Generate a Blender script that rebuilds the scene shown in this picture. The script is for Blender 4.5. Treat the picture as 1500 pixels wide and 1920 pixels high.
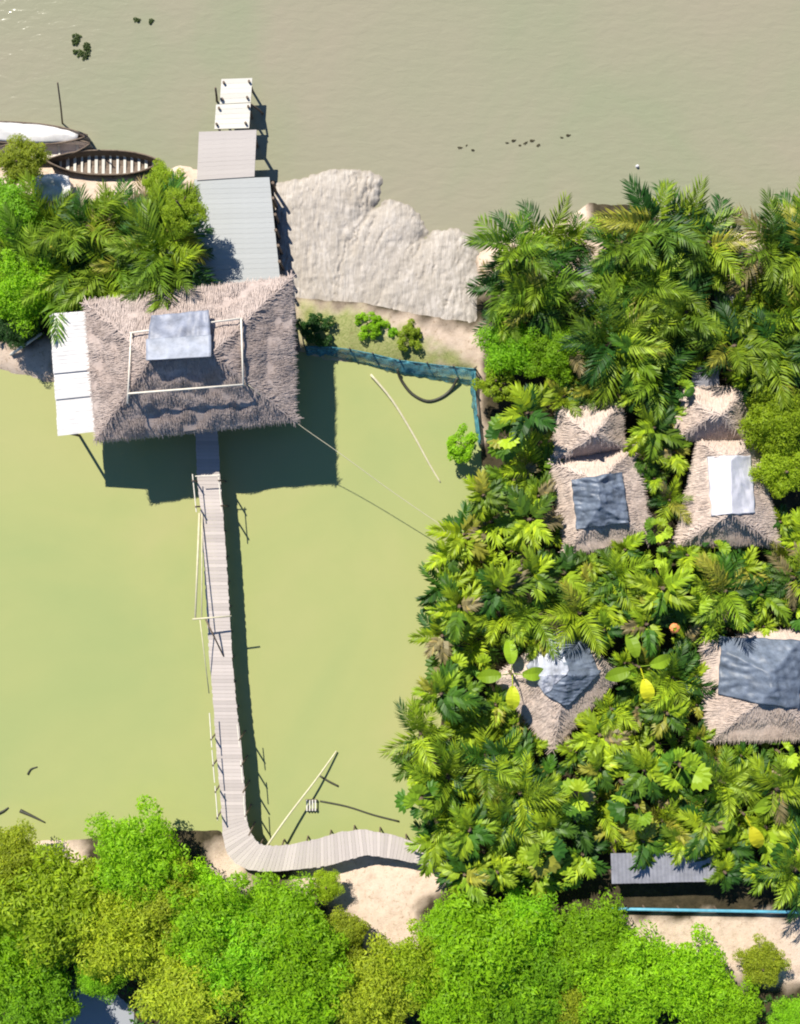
import bpy, math, random
import numpy as np
from mathutils import Vector, Matrix, Quaternion, noise
from mathutils.bvhtree import BVHTree

for o in list(bpy.data.objects): bpy.data.objects.remove(o)
SC = bpy.context.scene
COL = SC.collection
R = math.radians
S = 33.0            # photograph pixels per metre at water level
H = 60.0            # drone height above the water

# ------------------------------------------------------------------ camera
cam_d = bpy.data.cameras.new("camera")
cam = bpy.data.objects.new("camera", cam_d); COL.objects.link(cam)
cam.location = (0, 0, H); cam.rotation_euler = (0, 0, 0)
cam_d.sensor_fit = 'VERTICAL'; cam_d.sensor_height = 24
cam_d.lens = 12 / (960 / S / H)
cam_d.clip_end = 2000
SC.camera = cam

# ------------------------------------------------------------------ light
SUN_EL = R(48); SUN_H = Vector((-0.517, 0.856)).normalized()
TO_SUN = Vector((SUN_H.x * math.cos(SUN_EL), SUN_H.y * math.cos(SUN_EL), math.sin(SUN_EL)))
world = bpy.data.worlds.new("World"); SC.world = world; world.use_nodes = True
wn = world.node_tree.nodes; wl = world.node_tree.links
bg = wn["Background"]; bg.inputs[1].default_value = 0.078
sky = wn.new("ShaderNodeTexSky"); sky.sky_type = 'NISHITA'; sky.sun_disc = False
sky.dust_density = 0.0; sky.ozone_density = 10.0; sky.air_density = 1.0
sky.sun_elevation = SUN_EL; sky.sun_rotation = math.atan2(SUN_H.x, SUN_H.y)
wl.new(sky.outputs[0], bg.inputs[0])
sun_d = bpy.data.lights.new("sun", 'SUN'); sun_d.energy = 5.0; sun_d.angle = R(0.55); sun_d.color = (1.0, 0.945, 0.84)
sun = bpy.data.objects.new("sun", sun_d); COL.objects.link(sun)
sun.rotation_euler = (-TO_SUN).to_track_quat('-Z', 'Y').to_euler(); sun.location = (0, 0, 80)
SC.view_settings.view_transform = 'Standard'; SC.view_settings.look = 'None'
SC.view_settings.exposure = 0.62; SC.view_settings.gamma = 1.0
SC.view_settings.use_curve_mapping = False
SC.cycles.filter_width = 2.0
SC.cycles.max_bounces = 6; SC.cycles.transmission_bounces = 4; SC.cycles.transparent_max_bounces = 6

# ------------------------------------------------------------------ helpers
def W(px, py, z=0.0):
    """photograph pixel seen at height z -> point in the place"""
    k = (H - z) / H / S
    return Vector(((px - 750) * k, (960 - py) * k, z))

def rnd(a, b): return random.uniform(a, b)
def in_poly(x, y, poly):
    r_ = False
    for i in range(len(poly)):
        (x0, y0), (x1, y1) = poly[i], poly[(i + 1) % len(poly)]
        if (y0 > y) != (y1 > y) and x < (x1 - x0) * (y - y0) / (y1 - y0) + x0: r_ = not r_
    return r_

class MB:
    def __init__(s): s.v = []; s.f = []
    def add(s, vs, fs):
        b = len(s.v); s.v += [tuple(v) for v in vs]; s.f += [tuple(i + b for i in f) for f in fs]
    def box(s, c, sx, sy, sz, rz=0.0, tilt=None):
        m = Matrix.Rotation(rz, 3, 'Z')
        if tilt is not None: m = m @ tilt
        vs = [Vector(c) + m @ Vector((x * sx / 2, y * sy / 2, z * sz / 2)) for z in (-1, 1) for x, y in ((-1, -1), (1, -1), (1, 1), (-1, 1))]
        s.add(vs, [(3, 2, 1, 0), (4, 5, 6, 7), (0, 1, 5, 4), (1, 2, 6, 5), (2, 3, 7, 6), (3, 0, 4, 7)])
    def prism(s, pts, z0, z1):
        n = len(pts)
        s.add([(p[0], p[1], z0) for p in pts] + [(p[0], p[1], z1) for p in pts],
              [tuple(range(n - 1, -1, -1)), tuple(range(n, 2 * n))] + [(i, (i + 1) % n, n + (i + 1) % n, n + i) for i in range(n)])
    def tube(s, pts, r, n=6, r1=None):
        pts = [Vector(p) for p in pts]; m = len(pts)
        if r1 is None: r1 = r
        vs = []; fs = []
        for i, p in enumerate(pts):
            t = (pts[min(i + 1, m - 1)] - pts[max(i - 1, 0)]).normalized()
            a = t.orthogonal().normalized() if abs(t.z) > .95 else t.cross(Vector((0, 0, 1))).normalized()
            b = t.cross(a)
            rr = r + (r1 - r) * i / max(1, m - 1)
            for k in range(n):
                q = 2 * math.pi * k / n
                vs.append(p + (a * math.cos(q) + b * math.sin(q)) * rr)
        for i in range(m - 1):
            for k in range(n):
                fs.append((i * n + k, i * n + (k + 1) % n, (i + 1) * n + (k + 1) % n, (i + 1) * n + k))
        fs.append(tuple(range(n - 1, -1, -1))); fs.append(tuple((m - 1) * n + k for k in range(n)))
        s.add(vs, fs)
    def mesh(s, name, mat, smooth=False):
        me = bpy.data.meshes.new(name); me.from_pydata(s.v, [], s.f)
        if mat is not None: me.materials.append(mat)
        if smooth: me.polygons.foreach_set("use_smooth", [True] * len(me.polygons))
        me.update(); return me
    def build(s, name, mat, parent=None, smooth=False):
        return obj(name, s.mesh(name, mat, smooth), parent)

def obj(name, me, parent=None):
    o = bpy.data.objects.new(name, me); COL.objects.link(o)
    if parent is not None: o.parent = parent
    return o
def tag(o, label, cat, group=None):
    o["label"] = label; o["category"] = cat
    if group: o["group"] = group
    return o
def thing(name, label, cat, loc=(0, 0, 0), rz=0.0, group=None):
    o = obj(name, None); o.location = loc; o.rotation_euler = (0, 0, rz); o.empty_display_size = .3
    return tag(o, label, cat, group)
def structure(o): o["kind"] = "structure"; return o
def stuff(o): o["kind"] = "stuff"; return o

# ------------------------------------------------------------------ materials
class NT:
    def __init__(s, name):
        s.m = bpy.data.materials.new(name); s.m.use_nodes = True
        s.n = s.m.node_tree.nodes; s.l = s.m.node_tree.links
        s.b = s.n["Principled BSDF"]; s.out = s.n["Material Output"]
    def node(s, t, **k):
        n = s.n.new(t)
        for a, v in k.items(): setattr(n, a, v)
        return n
    def link(s, a, b): s.l.new(a, b)
    def coord(s, which="Object", scale=None):
        tc = s.node("ShaderNodeTexCoord"); out = tc.outputs[which]
        if scale is not None:
            mp = s.node("ShaderNodeMapping"); mp.inputs["Scale"].default_value = scale
            s.link(out, mp.inputs[0]); out = mp.outputs[0]
        return out
    def noise(s, vec, scale, detail=4, rough=.6, dist=0):
        n = s.node("ShaderNodeTexNoise"); s.link(vec, n.inputs["Vector"])
        n.inputs["Scale"].default_value = scale; n.inputs["Detail"].default_value = detail
        n.inputs["Roughness"].default_value = rough; n.inputs["Distortion"].default_value = dist
        return n.outputs["Fac"]
    def ramp(s, fac, stops):
        r = s.node("ShaderNodeValToRGB"); s.link(fac, r.inputs[0])
        e = r.color_ramp.elements
        e[0].position, e[0].color = stops[0][0], (*stops[0][1], 1)
        e[1].position, e[1].color = stops[-1][0], (*stops[-1][1], 1)
        for p, c in stops[1:-1]:
            q = e.new(p); q.color = (*c, 1)
        return r.outputs[0]
    def mix(s, fac, a, b, mode='MIX'):
        n = s.node("ShaderNodeMix", data_type='RGBA', blend_type=mode)
        for sock, v in ((0, fac), (6, a), (7, b)):
            if hasattr(v, "is_linked") or hasattr(v, "links"): s.link(v, n.inputs[sock])
            elif isinstance(v, (int, float)): n.inputs[sock].default_value = v
            else: n.inputs[sock].default_value = (*v, 1)
        return n.outputs[2]
    def math(s, op, a, b=0.0):
        n = s.node("ShaderNodeMath", operation=op)
        for i, v in enumerate((a, b)):
            if isinstance(v, (int, float)): n.inputs[i].default_value = v
            else: s.link(v, n.inputs[i])
        return n.outputs[0]
    def bump(s, h, strength=.4, dist=.05):
        b = s.node("ShaderNodeBump"); b.inputs["Strength"].default_value = strength; b.inputs["Distance"].default_value = dist
        s.link(h, b.inputs["Height"]); s.link(b.outputs[0], s.b.inputs["Normal"])
    def done(s, color=None, rough=.7, spec=.3):
        if color is not None:
            if isinstance(color, tuple): s.b.inputs["Base Color"].default_value = (*color, 1)
            else: s.link(color, s.b.inputs["Base Color"])
        s.b.inputs["Roughness"].default_value = rough; s.b.inputs["Specular IOR Level"].default_value = spec
        return s.m

def simple(name, c, var=.2, scale=3, rough=.7, spec=.3, island=0.0, bump=0.0, coord="Object", stretch=None):
    t = NT(name); v = t.coord(coord, stretch)
    d = tuple(x * (1 - var) for x in c); l = tuple(min(1, x * (1 + var)) for x in c)
    f = t.noise(v, scale, 5, .65)
    col = t.ramp(f, [(.3, d), (.7, l)])
    if island:
        g = t.node("ShaderNodeNewGeometry")
        k = t.math('ADD', t.math('MULTIPLY', g.outputs["Random Per Island"], 2 * island), 1 - island)
        cc = t.node("ShaderNodeCombineColor")
        for i in range(3): t.link(k, cc.inputs[i])
        col = t.mix(1.0, col, cc.outputs[0], 'MULTIPLY')
    if bump: t.bump(f, bump, .04)
    return t.done(col, rough, spec)

def object_random(t, amount):
    oi = t.node("ShaderNodeObjectInfo")
    k = t.math('ADD', t.math('MULTIPLY', oi.outputs["Random"], 2 * amount), 1 - amount)
    cc = t.node("ShaderNodeCombineColor")
    for i in range(3): t.link(k, cc.inputs[i])
    return cc.outputs[0]

def board_mat(name, c, var=.12, amount=.1, rough=.8):
    """weathered boards: tone differs from board to board, fine streaks along x"""
    t = NT(name); v = t.coord("Object", (1.2, 14, 4))
    f = t.noise(v, 1.5, 5, .7); st = t.noise(t.coord("Object"), .9, 3, .6)
    col = t.ramp(f, [(.25, tuple(x * (1 - var) for x in c)), (.75, tuple(min(1, x * (1 + var)) for x in c))])
    col = t.mix(t.math('MULTIPLY', st, .35), col, tuple(x * .75 for x in c))
    col = t.mix(1.0, col, object_random(t, amount), 'MULTIPLY')
    t.bump(f, .3, .02)
    return t.done(col, rough, .2)

def thatch_mat(name, c):
    t = NT(name); v = t.coord("Object")
    f = t.noise(v, 3.5, 6, .75); g = t.noise(v, .45, 5, .65)
    col = t.ramp(f, [(.25, tuple(x * .72 for x in c)), (.75, tuple(x * 1.18 for x in c))])
    col = t.mix(t.ramp(g, [(.4, (0, 0, 0)), (.7, (.6, .6, .6))]), col, (c[0] * .72, c[1] * .66, c[2] * .62))
    geo = t.node("ShaderNodeNewGeometry")
    isl = t.ramp(geo.outputs["Random Per Island"], [(0, (.70, .69, .68)), (.2, (.92, .92, .92)), (1, (1.10, 1.09, 1.07))])
    col = t.mix(1.0, col, isl, 'MULTIPLY')
    t.bump(f, .5, .05)
    return t.done(col, .9, .1)

def leaf_mat(name, trans=.32, var=.28, rough=.42, spec=.35):
    """leaf colour comes from the plant's own object colour, varied leaf by leaf"""
    t = NT(name)
    oi = t.node("ShaderNodeObjectInfo"); geo = t.node("ShaderNodeNewGeometry")
    k = t.ramp(geo.outputs["Random Per Island"], [(0, (1 - var,) * 3), (.8, (1 + var * .7,) * 3), (1, (1.5, 1.35, 1.0))])
    col = t.mix(1.0, oi.outputs["Color"], k, 'MULTIPLY')
    col = t.mix(1.0, col, object_random(t, .22), 'MULTIPLY')
    f = t.noise(t.coord("Object"), 1.3, 3, .6)
    col = t.mix(t.math('MULTIPLY', f, .45), col, t.mix(1.0, col, (.62, .8, .75), 'MULTIPLY'))
    t.done(col, rough, spec)
    tr = t.node("ShaderNodeBsdfTranslucent"); t.link(t.mix(1.0, col, (1.35, 1.3, .55), 'MULTIPLY'), tr.inputs[0])
    mx = t.node("ShaderNodeMixShader"); mx.inputs[0].default_value = trans
    t.link(t.b.outputs[0], mx.inputs[1]); t.link(tr.outputs[0], mx.inputs[2]); t.link(mx.outputs[0], t.out.inputs[0])
    return t.m

def water_mat(name, ramp, rough, wave_scale, wave_str, stretch):
    t = NT(name); v = t.coord("Object")
    g = t.noise(v, .075, 4, .55, .6)
    col = t.ramp(g, ramp)
    fine = t.noise(v, .9, 5, .6)
    col = t.mix(t.math('MULTIPLY', fine, .16), col, tuple(x * .8 for x in ramp[0][1]))
    w1 = t.noise(t.coord("Object", stretch), wave_scale, 3, .5, .3)
    t.bump(w1, wave_str, .12)
    t.b.inputs["IOR"].default_value = 1.33
    return t.done(col, rough, .5)

M = {}
M['leaf'] = leaf_mat("palm_leaf", .27, .28, .5, .3)
M['tree_leaf'] = leaf_mat("tree_leaf", .5, .34, .5, .25)
M['bark'] = simple("bark", (.14, .10, .07), .35, 6, .9, .1, bump=.5)
M['thatch'] = thatch_mat("thatch_weathered", (.455, .375, .34))
M['thatch_new'] = thatch_mat("thatch_pale", (.58, .475, .41))
M['plank'] = board_mat("boardwalk_boards", (.48, .425, .39), .12, .12)
M['plank_grey'] = board_mat("grey_deck_boards", (.40, .41, .405), .09, .03)
M['plank_white'] = board_mat("bleached_boards", (.60, .575, .515), .08, .06)
M['plank_pink'] = board_mat("pale_deck_boards", (.45, .41, .385), .09, .04)
M['wood'] = simple("old_wood", (.16, .12, .09), .35, 5, .85, .2, bump=.3, stretch=(1, 1, 6))
M['bamboo'] = simple("bamboo", (.53, .485, .33), .15, 4, .55, .35)
M['bamboo_white'] = simple("bleached_bamboo", (.72, .66, .56), .12, 4, .6, .3)
M['white_metal'] = simple("white_roof_sheet", (.56, .54, .525), .18, 1.2, .45, .4)
M['grey_metal'] = simple("grey_roof_sheet", (.25, .25, .28), .25, 1.5, .5, .4)
M['tarp_blue'] = simple("dark_blue_tarp", (.12, .145, .19), .38, 2.2, .5, .45, bump=.35)
M['tarp_slate'] = simple("slate_tarp", (.26, .29, .36), .22, 1.4, .42, .5, bump=.2)
M['tarp_silver'] = simple("silver_tarp", (.33, .345, .40), .4, 1.8, .35, .5, bump=.2)
M['tarp_white'] = simple("white_tarp", (.60, .585, .625), .06, 1.0, .4, .4, bump=.1)
M['cap_sheet'] = simple("ridge_sheet", (.25, .27, .325), .35, 1.6, .5, .4, bump=.2)
M['tarp_ridge'] = simple("ridge_tarp", (.20, .215, .27), .4, 1.6, .5, .4, bump=.2)
M['net'] = simple("teal_net", (.085, .26, .31), .5, 4, .8, .1)
_n = M['net'].node_tree; _t = _n.nodes.new("ShaderNodeBsdfTransparent"); _m = _n.nodes.new("ShaderNodeMixShader"); _x = _n.nodes.new("ShaderNodeTexNoise"); _x.inputs["Scale"].default_value = 2.3; _x.inputs["Detail"].default_value = 6
_r = _n.nodes.new("ShaderNodeMapRange"); _r.inputs[1].default_value = .35; _r.inputs[2].default_value = .7; _r.inputs[3].default_value = .05; _r.inputs[4].default_value = .75
_n.links.new(_x.outputs["Fac"], _r.inputs[0]); _n.links.new(_r.outputs[0], _m.inputs[0]); _n.links.new(_n.nodes["Principled BSDF"].outputs[0], _m.inputs[1]); _n.links.new(_t.outputs[0], _m.inputs[2]); _n.links.new(_m.outputs[0], _n.nodes["Material Output"].inputs[0])
M['hose'] = simple("black_hose", (.05, .05, .035), .2, 3, .5, .3)
M['rope'] = simple("rope", (.52, .47, .34), .1, 4, .8, .1)
M['blue_paint'] = simple("blue_paint", (.10, .33, .45), .15, 3, .5, .4)
M['concrete'] = simple("bank_slab", (.50, .44, .40), .15, 2, .85, .2, bump=.2)
M['pond'] = water_mat("pond_water", [(.25, (.275, .325, .128)), (.5, (.33, .35, .138)), (.75, (.38, .36, .158))], .22, .8, .05, (1, 1, 1))
M['river'] = water_mat("river_water", [(.3, (.245, .26, .165)), (.5, (.275, .26, .18)), (.7, (.30, .258, .192))], .07, 1.7, .27, (.6, 1.4, 1))
M['flower'] = simple("orange_blossom", (.75, .28, .10), .2, 8, .6, .2, island=.3)

# ------------------------------------------------------------------ ground, water
def poly_px(pts): return np.array([[(x - 750) / S, (960 - y) / S] for x, y in pts])
RIVER = poly_px([(-9000, -9000), (9000, -9000), (9000, 415), (1500, 420), (1390, 440), (1300, 425), (1170, 392), (1105, 388), (1010, 425), (925, 455), (896, 485), (860, 470), (780, 440), (700, 400), (600, 370), (520, 345), (372, 326), (335, 312), (300, 330), (250, 334), (190, 334), (120, 322), (60, 312), (0, 305), (-9000, 300)])
POND = poly_px([(-9000, 690), (0, 688), (55, 700), (95, 712), (180, 735), (300, 700), (480, 672), (560, 662), (640, 672), (740, 690), (885, 694), (897, 760), (905, 830), (905, 900), (882, 1000), (862, 1100), (845, 1250), (820, 1400), (808, 1520), (800, 1585), (700, 1600), (600, 1606), (500, 1612), (440, 1590), (405, 1560), (330, 1556), (230, 1565), (130, 1578), (60, 1585), (0, 1590), (-9000, 1600)])
DITCH = poly_px([(95, 1930), (110, 1875), (150, 1860), (215, 1870), (245, 1900), (250, 1990), (100, 1990)])
def sdist(P, poly):
    """signed distance, negative inside"""
    d = np.full(len(P), 1e9); inside = np.zeros(len(P), bool)
    for i in range(len(poly)):
        a, b = poly[i], poly[(i + 1) % len(poly)]
        ab = b - a; ap = P - a
        t = np.clip((ap @ ab) / (ab @ ab), 0, 1)
        d = np.minimum(d, np.hypot(*(ap - t[:, None] * ab).T))
        c = (a[1] > P[:, 1]) != (b[1] > P[:, 1])
        with np.errstate(divide='ignore', invalid='ignore'):
            xi = (b[0] - a[0]) * (P[:, 1] - a[1]) / (b[1] - a[1]) + a[0]
        inside ^= c & (P[:, 0] < xi)
    return np.where(inside, -d, d)
def vnoise(P, scale, seed=0, octaves=4):
    return np.array([noise.fractal(Vector((x * scale + seed, y * scale - seed, seed * 1.7)), 1.0, 2.0, octaves) for x, y in P])

def axis(lo, hi, step, far):
    a = list(np.arange(lo, hi + 1e-6, step)); e = []
    d = step; p = lo
    while p > -far: d *= 1.6; p -= d; e.append(p)
    f = []; d = step; p = hi
    while p < far: d *= 1.6; p += d; f.append(p)
    return np.array(e[::-1] + a + f)
def grid_mesh(xs, ys, zf):
    X, Y = np.meshgrid(xs, ys); P = np.stack([X.ravel(), Y.ravel()], 1)
    Z = zf(P); nx, ny = len(xs), len(ys)
    i = np.arange(nx * ny).reshape(ny, nx)
    F = np.stack([i[:-1, :-1], i[:-1, 1:], i[1:, 1:], i[1:, :-1]], -1).reshape(-1, 4)
    return P, Z, F
def np_mesh(name, V, F, mat, smooth=True):
    me = bpy.data.meshes.new(name); me.from_pydata(V.tolist(), [], F.tolist()); me.materials.append(mat)
    if smooth: me.polygons.foreach_set("use_smooth", [True] * len(me.polygons))
    me.update(); return me

MUD_CORE = poly_px([(512, 350), (700, 345), (720, 385), (790, 430), (880, 460), (900, 520), (900, 612), (780, 595), (680, 575), (560, 565), (515, 560)])
def ground_height(P):
    d = np.minimum(np.minimum(sdist(P, RIVER), sdist(P, POND)), sdist(P, DITCH))
    n = vnoise(P, .35, 3.1)
    d = d + .35 * n
    z = np.where(d > 0, .08 + .62 * (1 - np.exp(-d / 1.3)), np.maximum(-1.4, d * .6))
    z = z - .9 * np.clip(-sdist(P, MUD_CORE) / .5, 0, 1)
    return z + np.where(d > 0, .05 * vnoise(P, 1.3, 8.2, 3), 0)
P, Z, F = grid_mesh(axis(-26, 27, .25, 600), axis(-33, 31, .25, 600), ground_height)
ground_me = np_mesh("ground", np.column_stack([P, Z]), F, None) if False else None
# bare, trodden soil against leaf litter: a colour map of the soil itself
BARE = [poly_px(q) for q in (
    [(540, 1640), (640, 1590), (800, 1600), (850, 1640), (780, 1700), (790, 1770), (700, 1790), (650, 1700), (560, 1660)],
    [(1130, 1715), (1560, 1705), (1560, 1850), (1380, 1830), (1250, 1800), (1150, 1760)],
    [(20, 1565), (160, 1575), (180, 1640), (60, 1660)], [(385, 1580), (450, 1590), (480, 1660), (400, 1680)],
    [(540, 560), (760, 600), (905, 620), (905, 830), (880, 830), (880, 700), (560, 700)],
    [(-300, 640), (110, 650), (110, 720), (-300, 715)], [(-300, 220), (400, 240), (400, 350), (100, 400), (-300, 330)],
    [(880, 380), (960, 380), (1100, 370), (1130, 470), (1080, 530), (900, 560)], [(1350, 380), (1440, 390), (1420, 480), (1360, 460)])]
bare = np.zeros(len(P))
nz = vnoise(P, .9, 5.5, 4)
for q in BARE: bare = np.maximum(bare, np.clip(.5 - (sdist(P, q) + .5 * nz) / .7, 0, 1))
GREEN = poly_px([(555, 570), (640, 585), (720, 610), (810, 640), (880, 690), (700, 690), (560, 665)])
moss = np.clip(.5 - (sdist(P, GREEN) + .7 * nz) / .6, 0, 1)
t = NT("soil"); v = t.coord("Object")
at = t.node("ShaderNodeAttribute", attribute_name="soil")
sep = t.node("ShaderNodeSeparateColor"); t.link(at.outputs["Color"], sep.inputs[0])
f = t.noise(v, 2.2, 6, .7); f2 = t.noise(v, 9, 4, .7)
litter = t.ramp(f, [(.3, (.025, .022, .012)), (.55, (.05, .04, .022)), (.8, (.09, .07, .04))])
earth = t.ramp(f, [(.25, (.42, .32, .24)), (.5, (.56, .44, .345)), (.8, (.62, .51, .41))])
green = t.ramp(f2, [(.3, (.16, .20, .05)), (.7, (.40, .39, .17))])
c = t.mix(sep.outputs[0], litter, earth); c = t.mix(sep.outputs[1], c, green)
lit = t.ramp(t.noise(v, 4.5, 6, .75), [(.56, (0, 0, 0)), (.66, (.75, .75, .75))])
c = t.mix(lit, c, t.mix(1.0, c, (.50, .45, .36), 'MULTIPLY'))
t.bump(f2, .5, .06); M['soil'] = t.done(c, .92, .15)
me = np_mesh("ground", np.column_stack([P, Z]), F, M['soil'])
ca = me.color_attributes.new("soil", 'FLOAT_COLOR', 'POINT')
ca.data.foreach_set("color", np.column_stack([bare, moss, np.zeros(len(P)), np.ones(len(P))]).ravel().astype(np.float32))
structure(obj("ground", me))

def sheet(name, pts, z, mat):
    mb = MB(); mb.add([(x, y, z) for x, y in pts], [tuple(range(len(pts)))])
    return structure(mb.build(name, mat))
ydiv = (960 - 560) / S
sheet("river", [(-600, ydiv + 1), (600, ydiv + 1), (600, 600), (-600, 600)], 0.0, M['river'])
xe = (1000 - 750) / S
sheet("pond", [(-600, (960 - 1680) / S), (xe, (960 - 1680) / S), (xe, ydiv), (-600, ydiv)], 0.0, M['pond'])
M['ditch'] = water_mat("ditch_water", [(.3, (.24, .26, .28)), (.7, (.34, .35, .37))], .15, 1, .05, (1, 1, 1))
sheet("ditch", [((p - 750) / S, (960 - q) / S) for p, q in ((80, 1845), (270, 1845), (270, 2000), (80, 2000))][::-1], 0.02, M['ditch'])

# mud bank: overlapping lobes of dredged silt with runnels
LOBES = [  # polygon, flow direction, height
    ([(505, 345), (560, 336), (600, 322), (650, 317), (700, 320), (718, 336), (716, 362), (700, 395), (672, 440), (690, 500), (700, 600), (560, 620), (515, 600)], (.05, 1), .62, 1),
    ([(640, 560), (650, 470), (690, 400), (730, 372), (765, 385), (790, 408), (800, 435), (790, 460), (740, 490), (700, 540)], (.55, .83), .56, 2),
    ([(690, 560), (740, 490), (790, 460), (815, 436), (845, 428), (878, 442), (895, 470), (905, 520), (905, 640), (780, 620)], (.12, 1), .64, 3),
    ([(510, 400), (690, 395), (780, 445), (905, 500), (905, 680), (800, 660), (700, 612), (560, 592), (512, 590)], (.3, 1), .40, 4)]
def mud_height(P):
    z = np.full(len(P), -.6)
    edge_n = vnoise(P, 1.1, 2.2, 4); edge_f = vnoise(P, 3.3, 6.6, 3)
    for pts, fl, h, sd in LOBES:
        d = -sdist(P, poly_px(pts)) + .16 * edge_n + .10 * edge_f
        a = np.array(fl) / np.hypot(*fl); b = np.array([a[1], -a[0]])
        al = P @ a; ac = P @ b
        Q = np.column_stack([ac * 1.7 + .35 * edge_n, al * .22])
        rill = np.abs(vnoise(Q, 1.0, sd * 7.3, 5)); amp = np.clip(.9 + 1.3 * vnoise(P, .45, sd * 3.3, 2), .1, 1.8)
        body = h * .55 * (1 - np.exp(-np.maximum(d, 0) / .4))
        hh = np.where(d > 0, -.02 + body + .11 * np.minimum(d, 1.2) / 1.2 - .13 * amp * np.exp(-rill * 13) * np.clip(d / .35, 0, 1), d * .8 - .02)
        z = np.maximum(z, hh + .03 * sd)
    return z + .05 * vnoise(P, 2.5, 4.4, 4)
xs = np.arange((495 - 750) / S, (915 - 750) / S, .07); ys = np.arange((960 - 690) / S, (960 - 305) / S, .07)
P, Z, F = grid_mesh(xs, ys, mud_height)
t = NT("grey_silt"); v = t.coord("Object")
f = t.noise(v, 1.1, 5, .6); f2 = t.noise(v, 11, 5, .7)
c = t.ramp(f, [(.3, (.39, .35, .305)), (.55, (.47, .425, .38)), (.75, (.53, .485, .44))])
c = t.mix(t.ramp(f2, [(.56, (0, 0, 0)), (.72, (.6, .6, .6))]), c, (.28, .24, .19))
f3 = t.noise(v, .55, 4, .65)
c = t.mix(t.ramp(f3, [(.48, (0, 0, 0)), (.68, (.55, .55, .55))]), c, (.33, .28, .215))
gz = t.node("ShaderNodeSeparateXYZ"); t.link(v, gz.inputs[0])      # silt is wet and darker just above the waterline
wet = t.node("ShaderNodeMapRange"); t.link(gz.outputs[2], wet.inputs[0]); wet.inputs[1].default_value = .02; wet.inputs[2].default_value = .16; wet.inputs[3].default_value = .7; wet.inputs[4].default_value = 0
c = t.mix(wet.outputs[0], c, (.25, .215, .165))
rn = t.node("ShaderNodeMapping"); rn.inputs["Rotation"].default_value = (0, 0, R(-14)); rn.inputs["Scale"].default_value = (3.2, .5, 1)
t.link(v, rn.inputs[0]); cr_ = t.noise(rn.outputs[0], .8, 6, .66, 1.8)
crease = t.ramp(cr_, [(.40, (0, 0, 0)), (.47, (.55, .55, .55)), (.50, (.55, .55, .55)), (.56, (0, 0, 0))])
c = t.mix(crease, c, (.30, .26, .215))
t.bump(t.math('ADD', t.math('MULTIPLY', cr_, 2.2), t.math('MULTIPLY', f2, .5)), .42, .10); M['silt'] = t.done(c, .8, .25)
structure(obj("mud_bank", np_mesh("mud_bank", np.column_stack([P, Z]), F, M['silt'])))

# ------------------------------------------------------------------ thatched roofs
def quadgrid(A, B, D, C, nu, nv, lump=.05, seed=0):
    """A-B eave, D-C ridge above A and B"""
    vs = []; fs = []
    for j in range(nv + 1):
        for i in range(nu + 1):
            u, w = i / nu, j / nv
            p = (A.lerp(B, u)).lerp(D.lerp(C, u), w)
            ef = min(1, 5 * u, 5 * (1 - u), 4 * (1 - w))
            p = p + Vector((0, 0, ef * (lump * noise.noise(p * 1.3 + Vector((seed, 0, 0))) - .05 * math.sin(math.pi * w))))
            vs.append(p)
    for j in range(nv):
        for i in range(nu):
            a = j * (nu + 1) + i; fs.append((a, a + 1, a + nu + 2, a + nu + 1))
    return vs, fs
def roof_planes(eave, ridge):
    A, B, C, D = eave; r0, r1 = ridge        # A NW, B NE, C SE, D SW ; r0 west, r1 east
    return [(A, B, r1, r0), (B, C, r1, r1), (C, D, r0, r1), (D, A, r0, r0)]   # n, e, s, w as (eave a, eave b, ridge b, ridge a)
def plane_z(pl, x, y):
    a, b, c, d = pl; n = (b - a).cross(c - a)
    return a.z - (n.x * (x - a.x) + n.y * (y - a.y)) / n.z
def roof_z(eave, ridge, x, y): return min(plane_z(p, x, y) for p in roof_planes(eave, ridge))
def thatch_blades(A, B, C, D, spacing, wid, mat, parent, eave_drop=.30, dens=1.0, lump=0.0, seed=0.0, skip=(), loc=Vector((0, 0, 0))):
    """loose straw laid in courses over the slope A-B (eave) D-C (ridge)"""
    mb = MB()
    n = (B - A).cross(D.lerp(C, .5) - A.lerp(B, .5)).normalized()
    if n.z < 0: n = -n
    hgt = (D.lerp(C, .5) - A.lerp(B, .5)).length
    rows = max(3, int(hgt / spacing))
    down = (A.lerp(B, .5) - D.lerp(C, .5)).normalized(); side = n.cross(down).normalized()
    for j in range(rows + 1):
        w = j / rows
        L = (A.lerp(D, w) - B.lerp(C, w)).length
        k = max(2, int(L / wid * 1.25 * dens))
        for i in range(k):
            ww = min(1, max(0, w + rnd(-.4, .4) / rows)); u = min(1, max(0, (i + rnd(-.4, 1.4)) / k))
            p = A.lerp(B, u).lerp(D.lerp(C, u), ww)
            if any(in_poly(p.x + loc.x, p.y + loc.y, k_) for k_ in skip): continue
            p = p + Vector((0, 0, min(1, 5 * u, 5 * (1 - u), 4 * (1 - ww)) * (lump * noise.noise(p * 1.3 + Vector((seed, 0, 0))) - .05 * math.sin(math.pi * ww))))
            ln = spacing * rnd(1.3, 2.6)
            dr = (down + side * rnd(-.12, .12)).normalized()
            wd = wid * rnd(.45, 1.0)
            lift = rnd(.004, .028)
            e = p + dr * ln + n * lift
            if j == 0: e = p + dr * spacing * .9 + Vector((0, 0, -rnd(.12, eave_drop)))
            q = p + n * rnd(.0, .03) - dr * .05
            m = q.lerp(e, .55) + n * .03
            mb.add([q - side * wd * .4, q + side * wd * .4, m + side * wd * .5, m - side * wd * .5, e + side * wd * .22, e - side * wd * .22],
                   [(0, 1, 2, 3), (3, 2, 4, 5)])
    return stuff(mb.build("loose_straw", mat, parent))
ROOF = {}
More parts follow.
